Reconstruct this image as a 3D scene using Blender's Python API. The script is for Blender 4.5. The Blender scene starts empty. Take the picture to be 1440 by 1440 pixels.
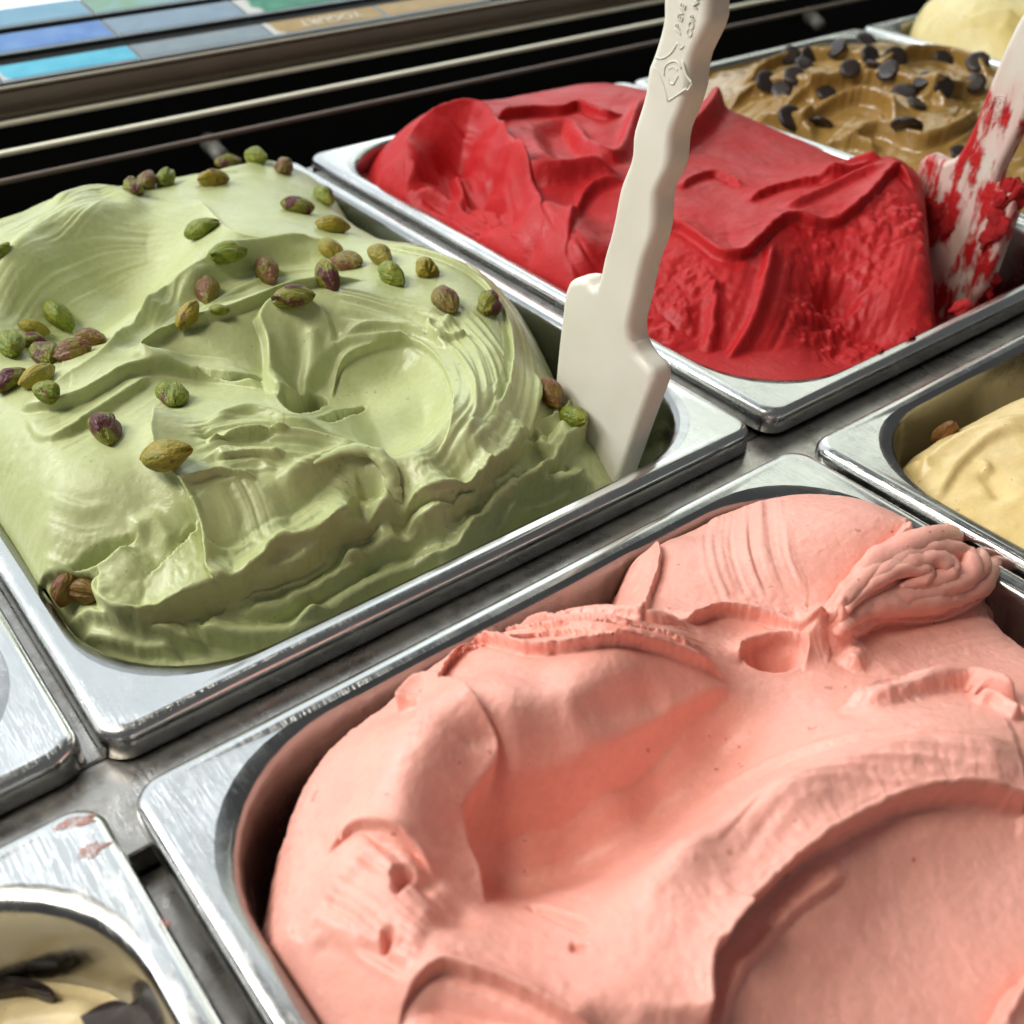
import bpy, bmesh, math, random
import numpy as np
from mathutils import Vector, Matrix

# ------------------------------------------------------------------ camera, light, exposure
sc = bpy.context.scene
COL = sc.collection
RES = 1.0                       # sculpt resolution factor
PAN_W, PAN_L = 0.25, 0.3525     # 25 x 36 cm gelato pans
PITCH = 0.2555
ROW_GAP = 0.0214
FOC = 1521.028                  # focal length in pixels of the 1440 px photograph
EUL = (0.9157, -0.0111, -0.6635)
CAM = np.array((-0.03245, -0.2079, 0.218325))

cd = bpy.data.cameras.new('camera')
cam = bpy.data.objects.new('camera', cd)
COL.objects.link(cam)
cam.location = CAM
cam.rotation_euler = EUL
cd.sensor_fit = 'HORIZONTAL'
cd.sensor_width = 36.0
cd.lens = FOC / 1440.0 * 36.0
cd.clip_start = 0.005
cd.clip_end = 50
cd.dof.use_dof = True
cd.dof.focus_distance = 0.36
cd.dof.aperture_fstop = 14.0
sc.camera = cam

world = bpy.data.worlds.new('World')
sc.world = world
world.use_nodes = True
world.node_tree.nodes['Background'].inputs[0].default_value = (0.95, 0.98, 1.0, 1)
world.node_tree.nodes['Background'].inputs[1].default_value = 0.13

def area(name, loc, target, size, power, color, size_y=None):
    l = bpy.data.lights.new(name, 'AREA')
    l.energy = power
    l.color = color
    l.size = size
    if size_y:
        l.shape = 'RECTANGLE'
        l.size_y = size_y
    o = bpy.data.objects.new(name, l)
    COL.objects.link(o)
    o.location = loc
    o.rotation_euler = (Vector(target) - Vector(loc)).to_track_quat('-Z', 'Y').to_euler()
    return o
KEY = area('window_light', (-0.95, 1.00, 1.10), (0.15, 0.1, 0), 0.80, 23.0, (0.98, 0.985, 1.0), 0.65)
TOP = area('ceiling_lamp', (-0.50, 0.30, 1.15), (0.15, 0.10, 0), 0.40, 9.5, (1.0, 0.93, 0.80), 0.40)
GRN = area('green_reflection_light', (1.60, 1.30, 1.10), (0.3, 0.1, 0), 1.5, 7.5, (0.92, 1.0, 0.88), 1.2)  # added lamp, no known source: gives the right-hand rims a greenish reflection

sc.view_settings.view_transform = 'Standard'
sc.view_settings.look = 'None'
sc.view_settings.exposure = 0.0
sc.view_settings.gamma = 1.0
sc.view_settings.use_curve_mapping = False
sc.render.engine = 'CYCLES'
sc.cycles.use_adaptive_sampling = True
sc.cycles.adaptive_threshold = 0.03
sc.cycles.use_denoising = True
sc.cycles.max_bounces = 5
sc.cycles.diffuse_bounces = 3
sc.cycles.glossy_bounces = 4

# ------------------------------------------------------------------ geometry of the view (for reading places off the photograph)
def rot(a, b, c):
    ca, sa, cb, sb, cc, sc_ = math.cos(a), math.sin(a), math.cos(b), math.sin(b), math.cos(c), math.sin(c)
    Rx = np.array([[1, 0, 0], [0, ca, -sa], [0, sa, ca]])
    Ry = np.array([[cb, 0, sb], [0, 1, 0], [-sb, 0, cb]])
    Rz = np.array([[cc, -sc_, 0], [sc_, cc, 0], [0, 0, 1]])
    return Rz @ Ry @ Rx
RM = rot(*EUL)
def ray(u, v):
    return RM @ np.array([(u - 720) / FOC, -(v - 720) / FOC, -1.0])
def at(u, v, z=0.0):
    d = ray(u, v)
    return CAM + d * ((z - CAM[2]) / d[2])
def on_plane(u, v, p, n):
    d = ray(u, v)
    return CAM + d * (np.dot(np.asarray(p) - CAM, n) / np.dot(d, n))

# ------------------------------------------------------------------ scene helpers
def tag(o, label=None, cat=None, group=None, kind=None):
    if label: o['label'] = label
    if cat: o['category'] = cat
    if group: o['group'] = group
    if kind: o['kind'] = kind
    return o
def empty(name, loc=(0, 0, 0)):
    o = bpy.data.objects.new(name, None)
    COL.objects.link(o)
    o.location = loc
    o.empty_display_size = 0.01
    return o
def link(name, me, mat=None, parent=None, loc=None):
    o = bpy.data.objects.new(name, me)
    COL.objects.link(o)
    if mat and not me.materials:
        me.materials.append(mat)
    if parent is not None:
        o.parent = parent
        if loc is None:
            o.location = -Vector(parent.location)   # mesh given in world coordinates
    if loc is not None:
        o.location = loc
    return o
def mesh(name, verts, faces, smooth=True):
    me = bpy.data.meshes.new(name)
    me.from_pydata([tuple(map(float, v)) for v in verts], [], faces)
    me.validate()
    me.update()
    if smooth:
        me.polygons.foreach_set('use_smooth', np.ones(len(me.polygons), bool))
    return me
def bm_mesh(name, bm, smooth=False):
    bmesh.ops.recalc_face_normals(bm, faces=bm.faces)
    me = bpy.data.meshes.new(name)
    bm.to_mesh(me)
    bm.free()
    if smooth:
        me.polygons.foreach_set('use_smooth', np.ones(len(me.polygons), bool))
    return me
def box(bm, x0, x1, y0, y1, z0, z1, bevel=0.0, seg=2):
    r = bmesh.ops.create_cube(bm, size=1)
    vs = r['verts']
    bmesh.ops.scale(bm, vec=(x1 - x0, y1 - y0, z1 - z0), verts=vs)
    bmesh.ops.translate(bm, vec=((x0 + x1) / 2, (y0 + y1) / 2, (z0 + z1) / 2), verts=vs)
    if bevel:
        es = list({e for v in vs for e in v.link_edges})
        bmesh.ops.bevel(bm, geom=es, offset=bevel, segments=seg, profile=0.5, affect='EDGES')

# ------------------------------------------------------------------ materials
def nodes(name):
    m = bpy.data.materials.new(name)
    m.use_nodes = True
    t = m.node_tree
    b = t.nodes['Principled BSDF']
    return m, t, b
def N(t, typ, **kw):
    n = t.nodes.new(typ)
    for k, v in kw.items():
        if k in n.inputs: n.inputs[k].default_value = v
        else: setattr(n, k, v)
    return n
def ramp(t, fac, stops):
    r = t.nodes.new('ShaderNodeValToRGB')
    e = r.color_ramp.elements
    while len(e) < len(stops): e.new(0.5)
    for i, (p, c) in enumerate(stops):
        e[i].position = p
        e[i].color = c if len(c) == 4 else (*c, 1)
    t.links.new(fac, r.inputs[0])
    return r.outputs[0]
def mixc(t, fac, a, b, mode='MIX'):
    m = t.nodes.new('ShaderNodeMix')
    m.data_type = 'RGBA'
    m.blend_type = mode
    for i, s in ((0, fac), (6, a), (7, b)):
        if hasattr(s, 'is_linked'): t.links.new(s, m.inputs[i])
        elif i == 0: m.inputs[0].default_value = s
        else: m.inputs[i].default_value = (*s, 1) if len(s) == 3 else s
    return m.outputs[2]
def math_(t, op, a, b=None):
    m = t.nodes.new('ShaderNodeMath')
    m.operation = op
    for i, s in ((0, a), (1, b)):
        if s is None: continue
        if hasattr(s, 'is_linked'): t.links.new(s, m.inputs[i])
        else: m.inputs[i].default_value = s
    return m.outputs[0]
def coords(t, scale=(1, 1, 1), rotz=0):
    c = t.nodes.new('ShaderNodeTexCoord')
    m = t.nodes.new('ShaderNodeMapping')
    m.inputs['Scale'].default_value = scale
    m.inputs['Rotation'].default_value = (0, 0, rotz)
    t.links.new(c.outputs['Object'], m.inputs[0])
    return m.outputs[0]
def noise(t, vec, scale, detail=3, rough=0.55):
    n = N(t, 'ShaderNodeTexNoise', Scale=scale, Detail=detail, Roughness=rough)
    t.links.new(vec, n.inputs['Vector'])
    return n.outputs[0]

def gelato_mat(name, col, col2, rough=0.42, sss=0.25, rad=(1, .6, .35), speck=None, speck_scale=160, speck_amt=0.02,
               grain=0.35, grain_scale=900, sheen=0.5, spec=0.5, pits=0.0):
    m, t, b = nodes(name)
    v = coords(t)
    f = noise(t, v, 22, 3)
    c = mixc(t, ramp(t, f, [(0.35, (0, 0, 0)), (0.68, (1, 1, 1))]), col, col2)
    f2 = noise(t, v, 420, 2, 0.65)
    c = mixc(t, ramp(t, f2, [(0.3, (0.22,) * 3), (0.62, (0, 0, 0))]), c, tuple(x * 0.72 for x in col))
    hsum = None
    if speck:
        for k, (s, amt) in enumerate(((speck_scale, speck_amt), (speck_scale * 2.3, speck_amt * 1.6))):
            vo = N(t, 'ShaderNodeTexVoronoi', Scale=s, Randomness=1.0)
            wv = t.nodes.new('ShaderNodeVectorMath'); wv.operation = 'ADD'
            nz = N(t, 'ShaderNodeTexNoise', Scale=s * 4, Detail=0)
            t.links.new(v, nz.inputs['Vector'])
            sca = t.nodes.new('ShaderNodeVectorMath'); sca.operation = 'SCALE'
            sca.inputs['Scale'].default_value = 0.35 / s
            t.links.new(nz.outputs['Color'], sca.inputs[0])
            t.links.new(v, wv.inputs[0]); t.links.new(sca.outputs[0], wv.inputs[1])
            t.links.new(wv.outputs[0], vo.inputs['Vector'])
            # only a few of the cells carry a speck, each of its own size
            cellr = N(t, 'ShaderNodeSeparateColor'); t.links.new(vo.outputs['Color'], cellr.inputs[0])
            pick = math_(t, 'LESS_THAN', cellr.outputs[0], 0.26)
            size = math_(t, 'MULTIPLY', cellr.outputs[1], 0.14)
            hit = math_(t, 'LESS_THAN', vo.outputs['Distance'], size)
            fac = math_(t, 'MULTIPLY', math_(t, 'MULTIPLY', pick, hit), min(1.0, amt * 20))
            c = mixc(t, fac, c, speck)
    t.links.new(c, b.inputs['Base Color'])
    b.inputs['Subsurface Weight'].default_value = sss
    b.inputs['Subsurface Radius'].default_value = rad
    b.inputs['Subsurface Scale'].default_value = 0.0015
    rr = ramp(t, noise(t, v, 35, 1), [(0.3, (rough * 0.8,) * 3), (0.7, (min(1, rough * 1.25),) * 3)])
    t.links.new(rr, b.inputs['Roughness'])
    b.inputs['Specular IOR Level'].default_value = spec
    # fine relief: frozen grain, plus little pits
    g1 = noise(t, v, grain_scale, 1, 0.6)
    g2 = noise(t, v, grain_scale * 0.28, 1, 0.5)
    h = math_(t, 'ADD', math_(t, 'MULTIPLY', g1, 0.5), math_(t, 'MULTIPLY', g2, 1.0))
    if pits:
        p = N(t, 'ShaderNodeTexVoronoi', Scale=330.0, Randomness=1.0)
        t.links.new(v, p.inputs['Vector'])
        ps = N(t, 'ShaderNodeSeparateColor'); t.links.new(p.outputs['Color'], ps.inputs[0])
        hit = math_(t, 'MULTIPLY', math_(t, 'LESS_THAN', p.outputs['Distance'], math_(t, 'MULTIPLY', ps.outputs[1], 0.25)), math_(t, 'LESS_THAN', ps.outputs[0], 0.25))
        h = math_(t, 'SUBTRACT', h, math_(t, 'MULTIPLY', hit, pits))
    bp = N(t, 'ShaderNodeBump', Strength=grain, Distance=0.0006)
    t.links.new(h, bp.inputs['Height'])
    t.links.new(bp.outputs[0], b.inputs['Normal'])
    return m

def steel_mat(name, base=0.60, rough=0.24, scr=0.03, tint=(1, 1, 0.97), dirt=0.0, axis=0):
    m, t, b = nodes(name)
    v = coords(t)
    vs = coords(t, (60, 3000, 60) if axis == 0 else (3000, 60, 60), 0.25)
    sm = noise(t, v, 14, 2, 0.6)
    c = ramp(t, sm, [(0.3, tuple(base * 0.84 * k for k in tint)), (0.7, tuple(base * 1.06 * k for k in tint))])
    if dirt:
        d = noise(t, v, 90, 5, 0.7)
        c = mixc(t, ramp(t, d, [(0.48, (0, 0, 0)), (0.66, (dirt,) * 3)]), c, (0.12, 0.10, 0.08))
    t.links.new(c, b.inputs['Base Color'])
    b.inputs['Metallic'].default_value = 1.0
    scn = N(t, 'ShaderNodeTexNoise', Scale=1.0, Detail=2)
    t.links.new(vs, scn.inputs['Vector'])
    smear = noise(t, v, 55, 3, 0.7)
    r = math_(t, 'ADD', math_(t, 'MULTIPLY', scn.outputs[0], 0.05), math_(t, 'MULTIPLY', ramp(t, smear, [(0.35, (0, 0, 0)), (0.75, (1, 1, 1))]), 0.22))
    r = math_(t, 'ADD', r, rough - 0.10)
    t.links.new(r, b.inputs['Roughness'])
    # hairline scratches: thin warped lines in several directions, plus slow dents
    h = math_(t, 'MULTIPLY', noise(t, v, 22, 0), 0.45)
    for k, (ang, s) in enumerate(((0.3, 70), (1.6, 95))):
        vv = coords(t, (s * 6, s * 0.5, s), ang)
        w = N(t, 'ShaderNodeTexNoise', Scale=1.0, Detail=2, Roughness=0.6)
        t.links.new(vv, w.inputs['Vector'])
        line = math_(t, 'LESS_THAN', math_(t, 'ABSOLUTE', math_(t, 'SUBTRACT', w.outputs[0], 0.5)), 0.006)
        h = math_(t, 'SUBTRACT', h, math_(t, 'MULTIPLY', line, scr))
    bp = N(t, 'ShaderNodeBump', Strength=0.35, Distance=0.0010)
    t.links.new(h, bp.inputs['Height'])
    t.links.new(bp.outputs[0], b.inputs['Normal'])
    return m
def plain_mat(name, col, rough=0.5, metal=0.0, var=0.1, scale=60, spec=0.5, bump=0.1):
    m, t, b = nodes(name)
    v = coords(t)
    f = noise(t, v, scale, 4)
    t.links.new(ramp(t, f, [(0.3, tuple(x * (1 - var) for x in col)), (0.7, tuple(min(1, x * (1 + var)) for x in col))]), b.inputs['Base Color'])
    b.inputs['Roughness'].default_value = rough
    b.inputs['Metallic'].default_value = metal
    b.inputs['Specular IOR Level'].default_value = spec
    bp = N(t, 'ShaderNodeBump', Strength=bump, Distance=0.0005)
    t.links.new(noise(t, v, scale * 8, 1), bp.inputs['Height'])
    t.links.new(bp.outputs[0], b.inputs['Normal'])
    return m

# ------------------------------------------------------------------ the counter: rails the pans hang on, air slot, label shelf
STEEL = steel_mat('pan_steel', base=0.64, rough=0.21)
BASIN = steel_mat('darkened_basin_steel', base=0.36, rough=0.2, scr=0.02)  # same steel as the rim, colour darkened for the dark reflections inside
STEEL_B = steel_mat('rail_steel', base=0.44, rough=0.3, scr=0.12, tint=(1, 0.94, 0.86), dirt=0.5)
DARK = plain_mat('black_recess', (0.006, 0.006, 0.006), 0.6, spec=0.2)

def rrect(x0, x1, y0, y1, r, nc=10, ne=(14, 18)):
    """rounded rectangle, counter-clockwise, same number of points whatever r"""
    pts = []
    cs = [(x1 - r, y0 + r, -90), (x1 - r, y1 - r, 0), (x0 + r, y1 - r, 90), (x0 + r, y0 + r, 180)]
    for k, (cx, cy, a0) in enumerate(cs):
        arc = [(cx + r * math.cos(math.radians(a0 + 90 * i / nc)), cy + r * math.sin(math.radians(a0 + 90 * i / nc))) for i in range(nc + 1)]
        pts += arc
        nx = cs[(k + 1) % 4]
        a1 = nx[2]
        q = (nx[0] + r * math.cos(math.radians(a1)), nx[1] + r * math.sin(math.radians(a1)))
        p = arc[-1]
        n = ne[1] if k in (0, 2) else ne[0]
        pts += [(p[0] + (q[0] - p[0]) * i / n, p[1] + (q[1] - p[1]) * i / n) for i in range(1, n)]
    return pts
def loft(loops, close_last=False):
    verts, faces = [], []
    n = len(loops[0])
    for l in loops: verts += l
    for k in range(len(loops) - 1):
        for i in range(n):
            j = (i + 1) % n
            faces.append((k * n + i, k * n + j, (k + 1) * n + j, (k + 1) * n + i))
    if close_last: faces.append(tuple((len(loops) - 1) * n + i for i in range(n)))
    return verts, faces
MARG, OPEN_R = 0.0085, 0.046
def make_pan(x0, y0, z0, label, depth=0.12, W=PAN_W, L=PAN_L, tilt=(0, 0)):
    """one steel pan: a rolled rim with a turned-down lip and a deep rounded basin"""
    root = empty('gelato_pan', (x0 + W / 2, y0 + L / 2, z0))
    root.rotation_euler = (tilt[0], tilt[1], 0)
    tag(root, label, 'pan', 'steel pans hung in the counter')
    W2, L2 = W / 2, L / 2
    def lp(off, r, z, rc=None):
        return [(x, y, z) for x, y in rrect(-W2 + off, W2 - off, -L2 + off, L2 - off, r)]
    loops = [lp(0.0022, 0.0065, -0.0098), lp(0.0008, 0.0078, -0.0100), lp(0.0, 0.0085, -0.0092), lp(0.0002, 0.0085, -0.0040), lp(0.0004, 0.0083, -0.0024), lp(0.0011, 0.0078, -0.0011),
             lp(0.0022, 0.0070, -0.0003), lp(0.0038, 0.0066, 0.0), lp(0.0048, 0.012, -0.0001), lp(0.0064, 0.040, -0.0004)]
    rim_v, rim_f = loft(loops)
    rim = link('rim', mesh('rim', rim_v, rim_f), STEEL, root, (0, 0, 0))
    bl = [lp(0.0064, 0.040, -0.0004), lp(0.0076, 0.0440, -0.0008), lp(0.0086, 0.0455, -0.0018), lp(0.0092, 0.0452, -0.0036), lp(0.0100, 0.0445, -0.009),
          lp(0.0125, 0.042, -0.05), lp(0.016, 0.040, -depth + 0.014), lp(0.020, 0.036, -depth + 0.004), lp(0.030, 0.028, -depth)]
    bv, bf = loft(bl, True)
    link('basin', mesh('basin', bv, bf), BASIN, root, (0, 0, 0))
    return root
ZF = 0.003
YF = -ROW_GAP - PAN_L
make_pan(0, 0, 0, 'steel pan holding the green pistachio gelato')
make_pan(PITCH + 0.002, 0, 0.001, 'steel pan holding the red sorbet')
make_pan(2 * PITCH, 0, 0, 'steel pan holding the brown gelato with chocolate chips')
make_pan(3 * PITCH, 0, 0, 'steel pan with pale yellow gelato in the far right corner')
make_pan(-PITCH + 0.002, 0.003, 0, 'steel pan whose corner shows left of the green gelato pan')
make_pan(-0.002, YF + 0.0035, ZF, 'steel pan holding the salmon pink gelato in front')
make_pan(PITCH - 0.003, YF + 0.002, ZF, 'steel pan holding the tan hazelnut gelato on the right')
make_pan(-PITCH - 0.002, YF + 0.008, ZF - 0.002, 'steel pan with pink smears on its rim at bottom left')

def rail(name, x0, x1, y0, y1, z0, z1, mat, bevel=0.001):
    bm = bmesh.new()
    box(bm, x0, x1, y0, y1, z0, z1, bevel)
    o = link(name, bm_mesh(name, bm), mat)
    return tag(o, kind='structure')
rail('counter_rail', -0.6, 1.25, -ROW_GAP - 0.006, 0.006, -0.030, -0.0105, STEEL_B)
for k in range(-1, 5):
    for y0, y1, nm in ((0.0065, PAN_L + 0.02, 'cross_rail'), (YF - 0.01, -ROW_GAP - 0.0065, 'cross_rail')):
        xc = k * PITCH - 0.0028
        rail(nm, xc - 0.007, xc + 0.007, y0, y1, -0.030 if y0 > 0 else -0.036, -0.0110 if y0 > 0 else -0.018, STEEL_B)
rail('counter_ledge', -0.6, 1.25, PAN_L - 0.004, PAN_L + 0.010, -0.030, -0.011, STEEL_B)
rail('counter_well', -0.7, 1.35, YF - 0.05, 0.80, -0.20, -0.19, DARK)

# ------------------------------------------------------------------ sculpting: gelato surfaces worked like with a spatula
def sstep(a, b, x):
    t = np.clip((x - a) / (b - a), 0, 1)
    return t * t * (3 - 2 * t)
class VNoise:
    def __init__(self, seed):
        self.g = np.random.default_rng(seed).uniform(-1, 1, (256, 256))
    def __call__(self, x, y, s):
        x = np.asarray(x, float) / s + 1000.3; y = np.asarray(y, float) / s + 1000.7
        xi = np.floor(x).astype(int); yi = np.floor(y).astype(int)
        fx = x - xi; fy = y - yi
        fx = fx * fx * fx * (fx * (fx * 6 - 15) + 10); fy = fy * fy * fy * (fy * (fy * 6 - 15) + 10)
        g = self.g
        a = g[xi & 255, yi & 255]; b = g[(xi + 1) & 255, yi & 255]; c = g[xi & 255, (yi + 1) & 255]; d = g[(xi + 1) & 255, (yi + 1) & 255]
        return (a * (1 - fx) + b * fx) * (1 - fy) + (c * (1 - fx) + d * fx) * fy
def fbm(nz, x, y, s, o=4, k=0.5):
    r = 0; a = 1; t = 0
    for i in range(o):
        r = r + a * nz(x + 17.3 * i, y - 9.1 * i, s / 2 ** i); t += a; a *= k
    return r / t
def catmull(pts, n=8):
    P = [np.array(p, float) for p in pts]
    if len(P) == 2: return [P[0] + (P[1] - P[0]) * i / n for i in range(n + 1)]
    P = [2 * P[0] - P[1]] + P + [2 * P[-1] - P[-2]]
    out = []
    for i in range(1, len(P) - 2):
        p0, p1, p2, p3 = P[i - 1:i + 3]
        for k in range(n):
            t = k / n
            out.append(0.5 * ((2 * p1) + (-p0 + p2) * t + (2 * p0 - 5 * p1 + 4 * p2 - p3) * t * t + (-p0 + 3 * p1 - 3 * p2 + p3) * t ** 3))
    out.append(P[-2])
    return out
class Gelato:
    """a height field in millimetres over the inside of one pan, with sideways displacement for overhanging folds"""
    def __init__(s, x0, x1, y0, y1, step, seed=1, ys=None):
        s.x0, s.x1, s.y0, s.y1 = x0, x1, y0, y1
        s.xs = np.linspace(x0, x1, int((x1 - x0) / step * RES) + 1)
        s.ys = np.linspace(y0, y1, int((y1 - y0) / step * RES) + 1)
        s.dx = s.xs[1] - s.xs[0]; s.dy = s.ys[1] - s.ys[0]
        s.X, s.Y = np.meshgrid(s.xs, s.ys, indexing='ij')
        s.H = np.zeros_like(s.X); s.DX = np.zeros_like(s.X); s.DY = np.zeros_like(s.X)
        s.nz = VNoise(seed); s.sk = 1.0
    def base(s, pts, world=(), reg=20.0, lo=-60, hi=40):
        """smooth mound through (u, v, z): the point of the picture (u, v) lies z mm above the rims"""
        P = [at(u, v, z / 1000)[:2] * 1000 for u, v, z in pts] + [np.array((x, y)) for x, y, z in world]
        Z = np.array([z for _, _, z in pts] + [z for _, _, z in world], float)
        P = np.array(P); n = len(P)
        def ph(r2): return 0.5 * r2 * np.log(r2 + 1e-9)
        A = np.zeros((n + 3, n + 3))
        A[:n, :n] = ph(((P[:, None] - P[None]) ** 2).sum(-1)) + np.eye(n) * reg
        A[:n, n] = 1; A[:n, n + 1:] = P; A[n, :n] = 1; A[n + 1:, :n] = P.T
        w = np.linalg.solve(A, np.concatenate([Z, np.zeros(3)]))
        # evaluate coarse, then interpolate
        gx = np.linspace(s.x0, s.x1, 90); gy = np.linspace(s.y0, s.y1, 110)
        GX, GY = np.meshgrid(gx, gy, indexing='ij')
        G = w[n] + w[n + 1] * GX + w[n + 2] * GY
        for i in range(n): G += w[i] * ph((GX - P[i, 0]) ** 2 + (GY - P[i, 1]) ** 2)
        s.H = np.clip(s._bil(G, gx, gy, s.X, s.Y), lo, hi)
        s.smooth(2.5)
    @staticmethod
    def _bil(G, gx, gy, X, Y):
        fx = np.clip((X - gx[0]) / (gx[1] - gx[0]), 0, len(gx) - 1.001); fy = np.clip((Y - gy[0]) / (gy[1] - gy[0]), 0, len(gy) - 1.001)
        i = fx.astype(int); j = fy.astype(int); a = fx - i; b = fy - j
        return (G[i, j] * (1 - a) + G[i + 1, j] * a) * (1 - b) + (G[i, j + 1] * (1 - a) + G[i + 1, j + 1] * a) * b
    def h(s, x, y): return float(s._bil(s.H, s.xs, s.ys, np.array([x]), np.array([y]))[0])
    def pick(s, u, v, dz=0.0):
        """where the line of sight through (u, v) meets the surface (mm)"""
        d = ray(u, v); zs = np.arange(70, -75, -0.5)
        t = (zs / 1000 - CAM[2]) / d[2]
        px = (CAM[0] + d[0] * t) * 1000; py = (CAM[1] + d[1] * t) * 1000
        ins = (px >= s.x0) & (px <= s.x1) & (py >= s.y0) & (py <= s.y1)
        hh = s._bil(s.H, s.xs, s.ys, px, py) + dz
        hit = np.nonzero(ins & (hh >= zs))[0]
        if len(hit):
            k = hit[0]
            if k > 0 and ins[k - 1]:
                a = zs[k - 1] - hh[k - 1]; b = hh[k] - zs[k]; f = b / max(a + b, 1e-6)
                return np.array((px[k] + (px[k - 1] - px[k]) * f, py[k] + (py[k - 1] - py[k]) * f))
        else: k = int(np.argmin(np.abs(hh - zs)))
        return np.array((px[k], py[k]))
    def path(s, pts, dz=0.0, n=8):
        out = []
        for p in catmull([q[:2] for q in pts], n): out.append(s.pick(p[0], p[1], dz))
        out = np.array(out)
        # even out jumps behind ridges
        for it in range(7):
            o2 = out.copy(); o2[1:-1] = 0.25 * out[:-2] + 0.5 * out[1:-1] + 0.25 * out[2:]; out = o2
        keep = [0]
        for i in range(1, len(out)):
            if np.hypot(*(out[i] - out[keep[-1]])) > 0.6: keep.append(i)
        return out[keep] if len(keep) > 1 else out[:2]
    def win(s, P, m):
        i0 = max(0, int((P[:, 0].min() - m - s.x0) / s.dx)); i1 = min(len(s.xs), int((P[:, 0].max() + m - s.x0) / s.dx) + 2)
        j0 = max(0, int((P[:, 1].min() - m - s.y0) / s.dy)); j1 = min(len(s.ys), int((P[:, 1].max() + m - s.y0) / s.dy) + 2)
        return slice(i0, i1), slice(j0, j1)
    def dist(s, P, m, rag=0.0, rs=3.0):
        """signed distance (left of the path +), parameter along it, left normal"""
        W = s.win(P, m)
        X = s.X[W]; Y = s.Y[W]
        if X.size == 0: return None
        if rag:
            X = X + rag * fbm(s.nz, X, Y, rs, 4, 0.6); Y = Y + rag * fbm(s.nz, X + 71, Y - 33, rs, 4, 0.6)
        seg = np.hypot(*(P[1:] - P[:-1]).T); cum = np.concatenate([[0], np.cumsum(seg)]); tot = cum[-1]
        best = np.full(X.shape, 1e9); sg = np.zeros(X.shape); T = np.zeros(X.shape); NX = np.zeros(X.shape); NY = np.zeros(X.shape)
        for i in range(len(P) - 1):
            ax, ay = P[i]; tx, ty = (P[i + 1] - P[i]) / max(seg[i], 1e-6)
            rx = X - ax; ry = Y - ay
            q = np.clip(rx * tx + ry * ty, 0, seg[i])
            ddx = rx - q * tx; ddy = ry - q * ty
            dd = np.sqrt(ddx * ddx + ddy * ddy)
            cr = tx * ry - ty * rx
            b = dd < best
            best = np.where(b, dd, best); sg = np.where(b, np.sign(cr), sg); T = np.where(b, (cum[i] + q) / tot, T)
            NX = np.where(b, -ty, NX); NY = np.where(b, tx, NY)
        return W, best, sg * best, T, NX, NY, tot
    @staticmethod
    def ends(T, a, b):
        w = np.ones_like(T)
        if a: w = w * sstep(0, a, T)
        if b: w = w * sstep(0, b, 1 - T)
        return w
    # ---- the strokes
    def ridge(s, pts, w, h, ta=0.2, tb=0.2, rag=0.0, dz=0.0, pw=2.0, raw=None, skew=0.0):
        P = s.path(pts, dz if dz else max(0.0, 0.75 * h)) if raw is None else raw
        r = s.dist(P, w * 3, rag)
        if r is None: return
        W, d, sd, T, NX, NY, tot = r
        ww = np.where(sd > 0, w * (1 + skew), w * (1 - skew))
        s.H[W] += h * np.exp(-(np.abs(d) / ww) ** pw) * s.ends(T, ta, tb)
    def fold(s, pts, h, back=12.0, front=0.8, side=1, over=0.0, rag=0.3, ta=0.15, tb=0.15, dz=0.0, rs=3.0, lip=0.0, lipw=1.2, under=0.0):
        """the edge of a sheet: high on one side, a sharp drop on the other, with an overhang and a little lip"""
        P = s.path(pts, dz if dz else 0.75 * h)
        r = s.dist(P, back * 3 + 4, rag, rs)
        if r is None: return
        W, d, sd, T, NX, NY, tot = r
        sd = sd * side
        e = s.ends(T, ta, tb)
        up = sstep(-front, front * 0.3, sd) * np.exp(-np.clip(sd, 0, None) / back * 1.6)
        s.H[W] += e * h * up
        if under: s.H[W] -= e * under * np.exp(-((sd + front * 1.5) / (front * 2.2)) ** 2) * (sd < front)
        if lip: s.H[W] += e * lip * np.exp(-((sd - lipw * 0.8) / lipw) ** 2)
        if over:
            o = e * over * sstep(-front * 0.8, front * 0.1, sd) * np.exp(-(np.clip(sd, 0, None) / (over * 1.6 + 1.0)) ** 2)
            s.DX[W] -= side * NX * o; s.DY[W] -= side * NY * o
    def sweep(s, pts, wl, wr, dz=0.0, conc=0.0, sl=1.0, sr=1.0, stri=0.0, strs=1.2, amt=1.0, ta=0.12, tb=0.12, lift=0.0, seed=0):
        """a spatula pass: flattens a band along the path to its own height, crisp or soft at either edge"""
        P = s.path(pts, dz)
        r = s.dist(P, max(wl, wr) + max(sl, sr) + 2)
        if r is None: return
        W, d, sd, T, NX, NY, tot = r
        hh = np.array([s.h(*p) for p in P]); k = np.ones(7) / 7
        hh = np.convolve(np.pad(hh, 3, mode='edge'), k, 'valid')
        seg = np.concatenate([[0], np.cumsum(np.hypot(*(P[1:] - P[:-1]).T))]); seg /= seg[-1]
        Hc = np.interp(T, seg, hh) + lift
        wide = np.where(sd > 0, wl, wr)
        Tg = Hc + conc * (d / wide) ** 2
        m = np.where(sd > 0, 1 - sstep(wl - sl, wl, d), 1 - sstep(wr - sr, wr, d)) * s.ends(T, ta, tb) * amt
        if stri:
            st = s.nz(sd + 50 + seed * 13.7, T * tot * 0.02 + seed, strs) + 0.5 * s.nz(sd - 20 + seed, T * tot * 0.03, strs * 0.4)
            Tg = Tg + stri * st
        s.H[W] = s.H[W] * (1 - m) + Tg * m
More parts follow.
